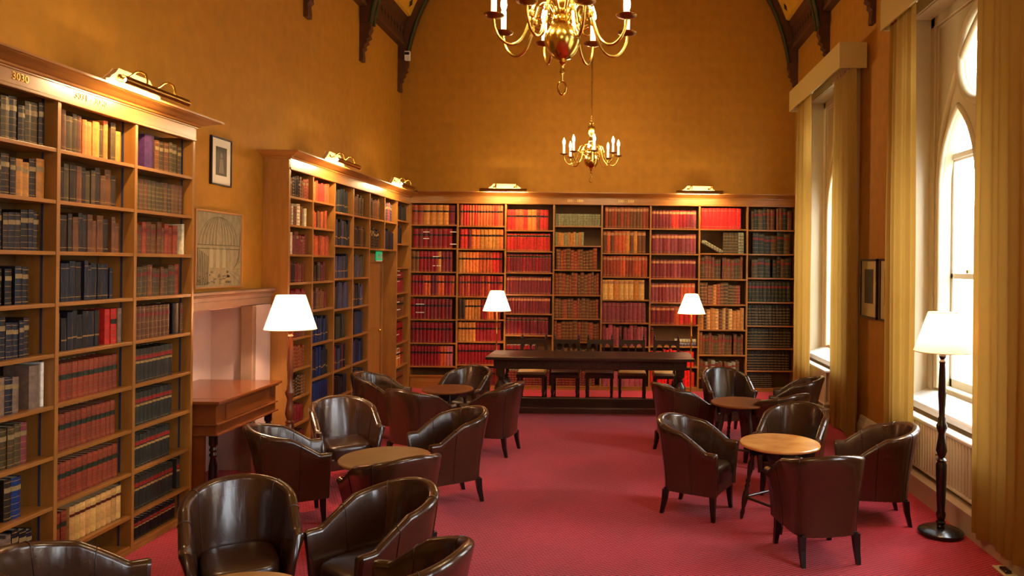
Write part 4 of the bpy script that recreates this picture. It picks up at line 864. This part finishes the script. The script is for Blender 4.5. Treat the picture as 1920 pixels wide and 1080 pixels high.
# ------------------------------------------------------------------ long table and gothic chairs
lt = thing('refectory_table', (-.31, 9.5, 0), 'long dark oak table with bulbous legs in front of the far bookcase', 'table')
MB().box(-1.61, .99, 9.12, 9.85, .705, .745).build('table_top', m_darkoak, lt, bevel=.008)
b = MB(); b.box(-1.52, .90, 9.22, 9.25, .585, .705); b.box(-1.52, .90, 9.72, 9.75, .585, .705); b.box(-1.52, -1.49, 9.25, 9.72, .585, .705); b.box(.87, .90, 9.25, 9.72, .585, .705)
for k in range(24): b.box(-1.38+.096*k, -1.33+.096*k, 9.213, 9.222, .62, .675)
b.build('apron', m_darkoak, lt, bevel=.004)
bul = [(.035, .09), (.045, .11), (.03, .125), (.05, .16), (.078, .24), (.084, .31), (.07, .38), (.035, .43), (.05, .445), (.03, .46), (.06, .49), (.06, .505)]
for x_ in (-1.44, .82):
    for y_ in (9.30, 9.67):
        b = MB().lathe(bul, 18, (x_, y_, 0)); b.box(x_-.055, x_+.055, y_-.055, y_+.055, .50, .60); b.box(x_-.055, x_+.055, y_-.055, y_+.055, 0, .10); b.build('leg', m_darkoak, lt, smooth=40)
b = MB(); b.box(-1.40, .78, 9.265, 9.335, .02, .09); b.box(-1.40, .78, 9.62, 9.70, .03, .15); b.box(-1.475, -1.40, 9.33, 9.64, .02, .09); b.box(.785, .86, 9.33, 9.64, .02, .09); b.build('floor_stretcher', m_darkoak, lt, bevel=.005)
m_tan = mat('tan_cushion', rgb(178, 138, 84), .6, var=.2); m_redc = mat('dark_red_cushion', rgb(70, 26, 24), .5, var=.2)
def gothic(loc, mc, label):
    t = thing('gothic_chair', loc, label, 'chair', 'carved oak chairs behind the long table', world=False)
    W_, D_ = .185, .2
    b = MB().box(-W_-.01, W_+.01, -D_, D_, .38, .425).build('seat_frame', m_darkoak, t, bevel=.004)
    c = MB(); 
    for k, (i_, z_) in enumerate(((0, .425), (.0, .45), (.012, .462), (.05, .47))): c.v += [(-W_+i_, -D_+i_, z_), (W_-i_, -D_+i_, z_), (W_-i_, D_-.04-i_, z_), (-W_+i_, D_-.04-i_, z_)]
    for k in range(3):
        for i in range(4): j = (i+1) % 4; c.face((k*4+i, k*4+j, k*4+4+j, k*4+4+i))
    c.face((12, 13, 14, 15)); c.build('seat_cushion', mc, t, smooth=50)
    leg = [(.018, 0), (.022, .05), (.015, .07), (.022, .12), (.015, .16), (.022, .2), (.015, .25), (.022, .3), (.02, .38)]
    for x_ in (-W_+.02, W_-.02):
        MB().lathe(leg, 12, (x_, -D_+.02, 0)).build('leg', m_darkoak, t, smooth=50)
        p = MB().box(x_-.018, x_+.018, D_-.036, D_, 0, .86); p.lathe([(.012, .86), (.02, .875), (.012, .89), (.018, .905), (.006, .93), (.001, .945)], 10, (x_, D_-.018, 0)); p.build('back_post', m_darkoak, t)
    cr = MB(); cr.box(-W_+.038, W_-.038, D_-.032, D_-.008, .825, .85); cr.box(-W_+.03, W_-.03, D_-.036, D_-.004, .85, .862)
    n = 3; sp = (2*W_-.076)/n
    for k in range(n):
        cx_ = -W_+.038+sp*(k+.5); r_ = sp/2
        pts = [(cx_-r_, .79)]+[(cx_-r_*cos(pi*i/10)*.86, .725+.052*sin(pi*i/10)) for i in range(11)]+[(cx_+r_, .79)]
        pts = [(cx_-r_, .825), (cx_-r_, .745)]+[(cx_-r_*cos(pi*i/10)*.80, .745+.062*sin(pi*i/10)) for i in range(11)]+[(cx_+r_, .745), (cx_+r_, .825)]
        cr.prism(pts, 'y', D_-.030, D_-.010)
        if k: cr.lathe([(.006, .56), (.01, .6), (.006, .64), (.01, .7), (.006, .745)], 8, (cx_-r_, D_-.02, 0))
    cr.build('crest_rail', m_darkoak, t); MB().box(-W_+.038, W_-.038, D_-.032, D_-.008, .53, .56).build('lower_rail', m_darkoak, t)
    st = MB(); st.box(-W_+.03, W_-.03, -D_+.01, -D_+.03, .10, .13); 
    for x_ in (-W_+.02, W_-.02): st.box(x_-.01, x_+.01, -D_+.03, D_-.03, .13, .16)
    st.build('stretcher', m_darkoak, t); return t
for x_, mc, lb in ((-1.124, m_tan, 'carved oak chair with tan seat at the left end of the long table'), (-.671, m_redc, 'carved oak chair with dark red seat, second from left behind the long table'), (-.207, m_redc, 'carved oak chair with dark red seat, middle of the five behind the table'),
                   (.235, m_tan, 'carved oak chair with tan seat, second from right behind the long table'), (.713, m_tan, 'carved oak chair with tan seat at the right end of the long table')):
    gothic((x_, 9.94+.1, 0), mc, lb)

# ------------------------------------------------------------------ tub armchairs
def tub_chair():
    t = thing('tub_chair', (0, 0, 0), '', 'armchair', 'brown leather tub chairs', world=False)
    NS = 64
    def plan(s, wx, yb, yf, nn):                            # s in 0..1 left front -> back -> right front ; straight arms then a superellipse back
        La = .30
        ym = .02
        if s < La: k = s/La; return (-wx, yf+(ym-yf)*k)
        if s > 1-La: k = (1-s)/La; return (wx, yf+(ym-yf)*k)
        a = pi*(s-La)/(1-2*La); c_, s_ = cos(a), sin(a)
        return (-wx*(abs(c_)**(2/nn))*(1 if c_ > 0 else -1), ym+(yb-ym)*(abs(s_)**(2/nn)))
    def rim(s):
        q = abs(s-.5)*2
        # arms level near the front, sweeping up to the back
        x = min(max(1-(sqrt((q/.84)**2+.014)-.118)/.889, 0), 1); return .512+.20*(x+.22*x*(1-x))+(.012 if q > .93 else 0)*0
    st = sorted([i/NS for i in range(NS+1)]+[k+e for k in (.22, .385, .615, .78) for e in (-.004, .004)])
    b = MB(); rows = []
    for s in st:
        seam = any(abs(s-k) < .001 for k in (.22, .385, .615, .78)); 
        h = rim(s); back = max(0, 1-abs(s-.5)*2/.75)
        loop = []
        def P_(wx, yb, yf, nn, z): x, y = plan(s, wx, yb, yf, nn); loop.append((x, y, z))
        for k in range(9):                                  # outside, bottom to top, flaring out
            f = k/8; fl = f**1.8
            P_(.220+.058*fl, .215+.097*fl, -.232-.012*fl, 3.6-1.35*fl, .185+(h-.012-.185)*f)
        # rounded rim
        for k in range(1, 6):
            a = pi*k/6; P_(.278-.028+.028*cos(a), .312-.028+.028*cos(a), -.244+.0*k, 2.25, h-.012+.024*sin(a))
        for k in range(7):                                  # inside, top to bottom
            f = k/6; fl = (1-f)**1.3
            P_(.177+.045*fl, .165+.091*fl, -.236-.008*fl, 3.2-.95*fl, (h-.012)+(.20-(h-.012))*f)
        rows.append(loop)
    K = len(rows[0])
    # seams: push the middle of each doubled station outwards a touch
    for r in rows: b.v += r
    for i in range(len(rows)-1):
        for k in range(K-1): b.face((i*K+k, (i+1)*K+k, (i+1)*K+k+1, i*K+k+1))
        b.face((i*K+K-1, (i+1)*K+K-1, (i+1)*K, i*K))
    # bulging arm fronts
    for i, sg in ((0, -1), (len(rows)-1, 1)):
        loop = rows[i]; c0 = len(b.v)
        cxm = sum(p[0] for p in loop)/K
        for p in loop: b.v.append((cxm+(p[0]-cxm)*.72, p[1]-.014, .185+(p[2]-.185)*.975+.004))
        for k in range(K):
            k2 = (k+1) % K; b.face((i*K+k, i*K+k2, c0+k2, c0+k))
        b.face(range(c0, c0+K))
    b.build('tub_shell', m_leather, t, smooth=62)
    # stitched seam welts
    for k in (.22, .385, .615, .78):
        s_ = MB(); h = rim(k); pts = []
        for j in range(9):
            f = j/8; fl = f**1.8; x, y = plan(k, .220+.058*fl+.001, .215+.097*fl+.001, -.232, 3.6-1.35*fl); pts.append((x, y, .185+(h-.012-.185)*f))
        for j in range(1, 6):
            a = pi*j/6; x, y = plan(k, .250+.029*cos(a), .284+.029*cos(a), -.244, 2.25); pts.append((x, y, h-.012+.025*sin(a)))
        for j in range(5):
            f = j/6; fl = (1-f)**1.3; x, y = plan(k, .176+.045*fl, .164+.091*fl, -.236, 3.2-.95*fl); pts.append((x, y, (h-.012)+(.20-(h-.012))*f))
        s_.tube(pts, .0025, 5); s_.build('seam_welt', m_leathers, t, smooth=80)
    # seat cushion
    c = MB(); N_ = 40; lev = [(1.0, .27, 0), (1.0, .345, 0), (.985, .365, 0), (.95, .377, 0), (.8, .384, 0), (.5, .39, 0), (.2, .392, 0)]
    for f, z, _ in lev:
        for i in range(N_):
            a = 2*pi*i/N_; ca, sa_ = cos(a), sin(a); n_ = 4.5
            x = .178*f*abs(ca)**(2/n_)*(1 if ca > 0 else -1); y = (-.035)+(.215*f)*abs(sa_)**(2/n_)*(1 if sa_ > 0 else -1)
            c.v.append((x, y, z))
    for k in range(len(lev)-1):
        for i in range(N_): j = (i+1) % N_; c.face((k*N_+i, k*N_+j, (k+1)*N_+j, (k+1)*N_+i))
    c.face(range((len(lev)-1)*N_, len(lev)*N_)); c.build('seat_cushion', m_leathers, t, smooth=70)
    MB().box(-.182, .182, -.236, -.20, .188, .285).build('front_rail', m_leather, t, bevel=.008)
    MB().box(-.19, .19, -.2, .19, .186, .2).build('underside', m_leg, t)
    for sx in (-1, 1):
        for (yt, yb_, xb) in ((-.205, -.215, .198), (.175, .208, .188)):
            l_ = MB(); x0, y0 = sx*.185, yt; x1, y1 = sx*xb, yb_
            for (x_, y_, z_, r_) in ((x0, y0, .19, .022), (x0+(x1-x0)*.4, y0+(y1-y0)*.3, .1, .018), (x1, y1, 0, .013)):
                l_.v += [(x_-r_, y_-r_, z_), (x_+r_, y_-r_, z_), (x_+r_, y_+r_, z_), (x_-r_, y_+r_, z_)]
            for k in range(2):
                for i in range(4): j = (i+1) % 4; l_.face((k*4+i, k*4+j, k*4+4+j, k*4+4+i))
            l_.face((3, 2, 1, 0)); l_.face((8, 9, 10, 11)); l_.build('leg', m_leg, t)
    return t
CH = [  # x, y, facing x, facing y, label
    (-1.937, 3.816, .53, -.85, 'tub armchair at lower left seen from the front, wrinkled back catching blue light'),
    (-1.22, 3.802, -.64, -.77, 'tub armchair at bottom centre with a high curved back, facing left'),
    (-.904, 3.113, -.97, .22, 'tub armchair cut by the bottom edge, lowest one left of the aisle'),
    (-2.235, 3.06, .87, .49, 'tub armchair in the bottom left corner, only its arm showing above the edge'),
    (-2.385, 5.414, .87, .49, 'tub armchair in front of the mahogany desk, facing right'),
    (-2.308, 6.284, .57, -.82, 'tub armchair facing forward beside the brown-poled floor lamp'),
    (-1.329, 5.923, -.82, -.57, 'tub armchair by the aisle facing left towards the middle left table'),
    (-1.405, 4.70, -.64, .76, 'tub armchair with its back to us, tucked against the middle left table'),
    (-2.521, 7.932, 1.0, -.02, 'tub armchair in front of the blue volumes, farthest left of its group'),
    (-1.90, 7.12, .5, .87, 'tub armchair seen from behind, near side of the far left group'),
    (-1.682, 8.297, -.3, -.95, 'tub armchair behind the far left round table, facing forward'),
    (-1.22, 7.44, -.98, .2, 'tub armchair of the far left group standing beside the aisle'),
    (.643, 5.731, .88, -.46, 'tub armchair on the right group nearest the aisle, facing right'),
    (1.514, 6.203, -.52, -.85, 'tub armchair behind the bright round table, back lit by window'),
    (1.993, 5.613, -.995, .1, 'tub armchair beside the radiator and dark floor lamp, facing left'),
    (1.351, 4.887, -.18, .98, 'tub armchair in the right foreground with its back to us'),
    (.684, 7.529, .92, .39, 'tub armchair at the left of the far right group, beside the aisle'),
    (1.27, 8.36, .2, -.98, 'tub armchair facing forward at the back of the far right group'),
    (1.973, 8.04, -.95, .3, 'tub armchair by the far window, in front of the far curtain'),
    (1.56, 7.08, -.6, .8, 'tub armchair of the far right group with its back to us'),
]
c0 = tub_chair()
for i, (x, y, fx, fy, lb) in enumerate(CH):
    o = c0 if i == 0 else dup(c0)
    o.location = (x, y, 0); o.rotation_euler = (0, 0, atan2(fx, -fy)); o['label'] = lb

# ------------------------------------------------------------------ round pub tables
def pub_table(loc, r, h, mt, rot, label):
    t = thing('round_table', loc, label, 'table', 'round pub tables', world=False, rz=rot)
    MB().lathe([(.0, h-.028), (r-.03, h-.028), (r-.012, h-.024), (r, h-.016), (r, h-.006), (r-.006, h), (.0, h)], 48).build('table_top', mt, t, smooth=40)
    ap = MB(); q = r*.52
    for k in range(4):
        a = k*pi/2+pi/4; ca, sa_ = cos(a), sin(a); hw = q*.95
        prof = [(-hw, h-.03), (-hw, h-.12)]+[(-hw+2*hw*i/12, h-.10+.035*sin(pi*i/12)-.018*abs(sin(2*pi*i/12))) for i in range(13)]+[(hw, h-.12), (hw, h-.03)]
        b0 = len(ap.v); n = len(prof)
        for dd in (-.009, .009):
            for u, z in prof: ap.v.append(((q+dd)*ca-u*sa_, (q+dd)*sa_+u*ca, z))
        for i in range(n): j = (i+1) % n; ap.face((b0+i, b0+j, b0+n+j, b0+n+i))
        ap.face(range(b0, b0+n)); ap.face(range(b0+2*n-1, b0+n-1, -1))
    ap.build('apron', m_black, t)
    prof = [(.010, 0), (.014, .02), (.018, .05), (.012, .08), (.02, .12), (.024, .16), (.022, .2), (.013, .23), (.019, .25), (.012, .27), (.019, .29), (.012, .31), (.02, .36), (.022, .42), (.014, .46), (.02, .49), (.02, .56)]
    k_ = (h-.03)/.56
    for k in range(4):
        a = k*pi/2; dx = r*.62; tp_ = Vector((dx*cos(a), dx*sin(a), h-.03)); bt = Vector((r*.93*cos(a), r*.93*sin(a), 0))
        b = MB(); n = 12
        for rr, z in prof:
            f = z*k_/(h-.03); c_ = bt.lerp(tp_, f)
            for i in range(n): b.v.append((c_.x+rr*1.05*cos(2*pi*i/n), c_.y+rr*1.05*sin(2*pi*i/n), c_.z))
        for kk in range(len(prof)-1):
            for i in range(n): j = (i+1) % n; b.face((kk*n+i, kk*n+j, (kk+1)*n+j, (kk+1)*n+i))
        b.face(range(n-1, -1, -1)); b.build('leg', m_darkoak, t, smooth=50)
    s_ = MB(); rr = r*.85
    for k in range(4):
        a, b2 = k*pi/2, (k+1)*pi/2; s_.tube([(rr*cos(a), rr*sin(a), .165), (rr*cos(b2), rr*sin(b2), .165)], .011, 8)
    s_.build('stretcher', m_darkoak, t, smooth=60); return t
m_t1 = mat('sunlit_worn_oak_top', rgb(232, 170, 90), .22, col2=rgb(186, 112, 52), scale=(5, 5, 5), coat=.5, detail=6)  # worn oak, with the sun's reflection painted into its brighter colour
m_t2 = mat('olive_oak_top', rgb(150, 112, 58), .3, col2=rgb(122, 88, 42), scale=(5, 5, 5), coat=.4)
m_t3 = mat('brown_oak_top', rgb(140, 84, 40), .3, col2=rgb(108, 62, 28), scale=(5, 5, 5), coat=.3)
pub_table((1.238, 5.501, 0), .297, .59, m_t1, radians(170), 'round pub table with worn golden top painted sun-bright in the right foreground group')
pub_table((-1.537, 4.956, 0), .305, .59, m_t2, radians(30), 'round pub table with olive-brown top in the middle left group')
pub_table((-1.748, 7.71, 0), .265, .59, m_t3, radians(20), 'round pub table with brown top in the far left group')
pub_table((1.215, 7.13, 0), .28, .59, m_t3, radians(200), 'round pub table half hidden among the far right group')
pub_table((-1.481, 2.815, 0), .30, .59, m_t2, radians(10), 'round pub table at the bottom edge, just its rim showing')
# floor socket by the plinth
t = thing('floor_socket', (2.46, 4.56, 0), 'small cream and black floor socket plate in the bottom right corner', 'socket')
MB().box(2.42, 2.50, 4.48, 4.70, 0, .012).build('plate', m_cream, t, bevel=.004); MB().box(2.435, 2.475, 4.56, 4.64, .012, .03).build('plug', m_black, t, bevel=.004)
print('books', len(ALL))
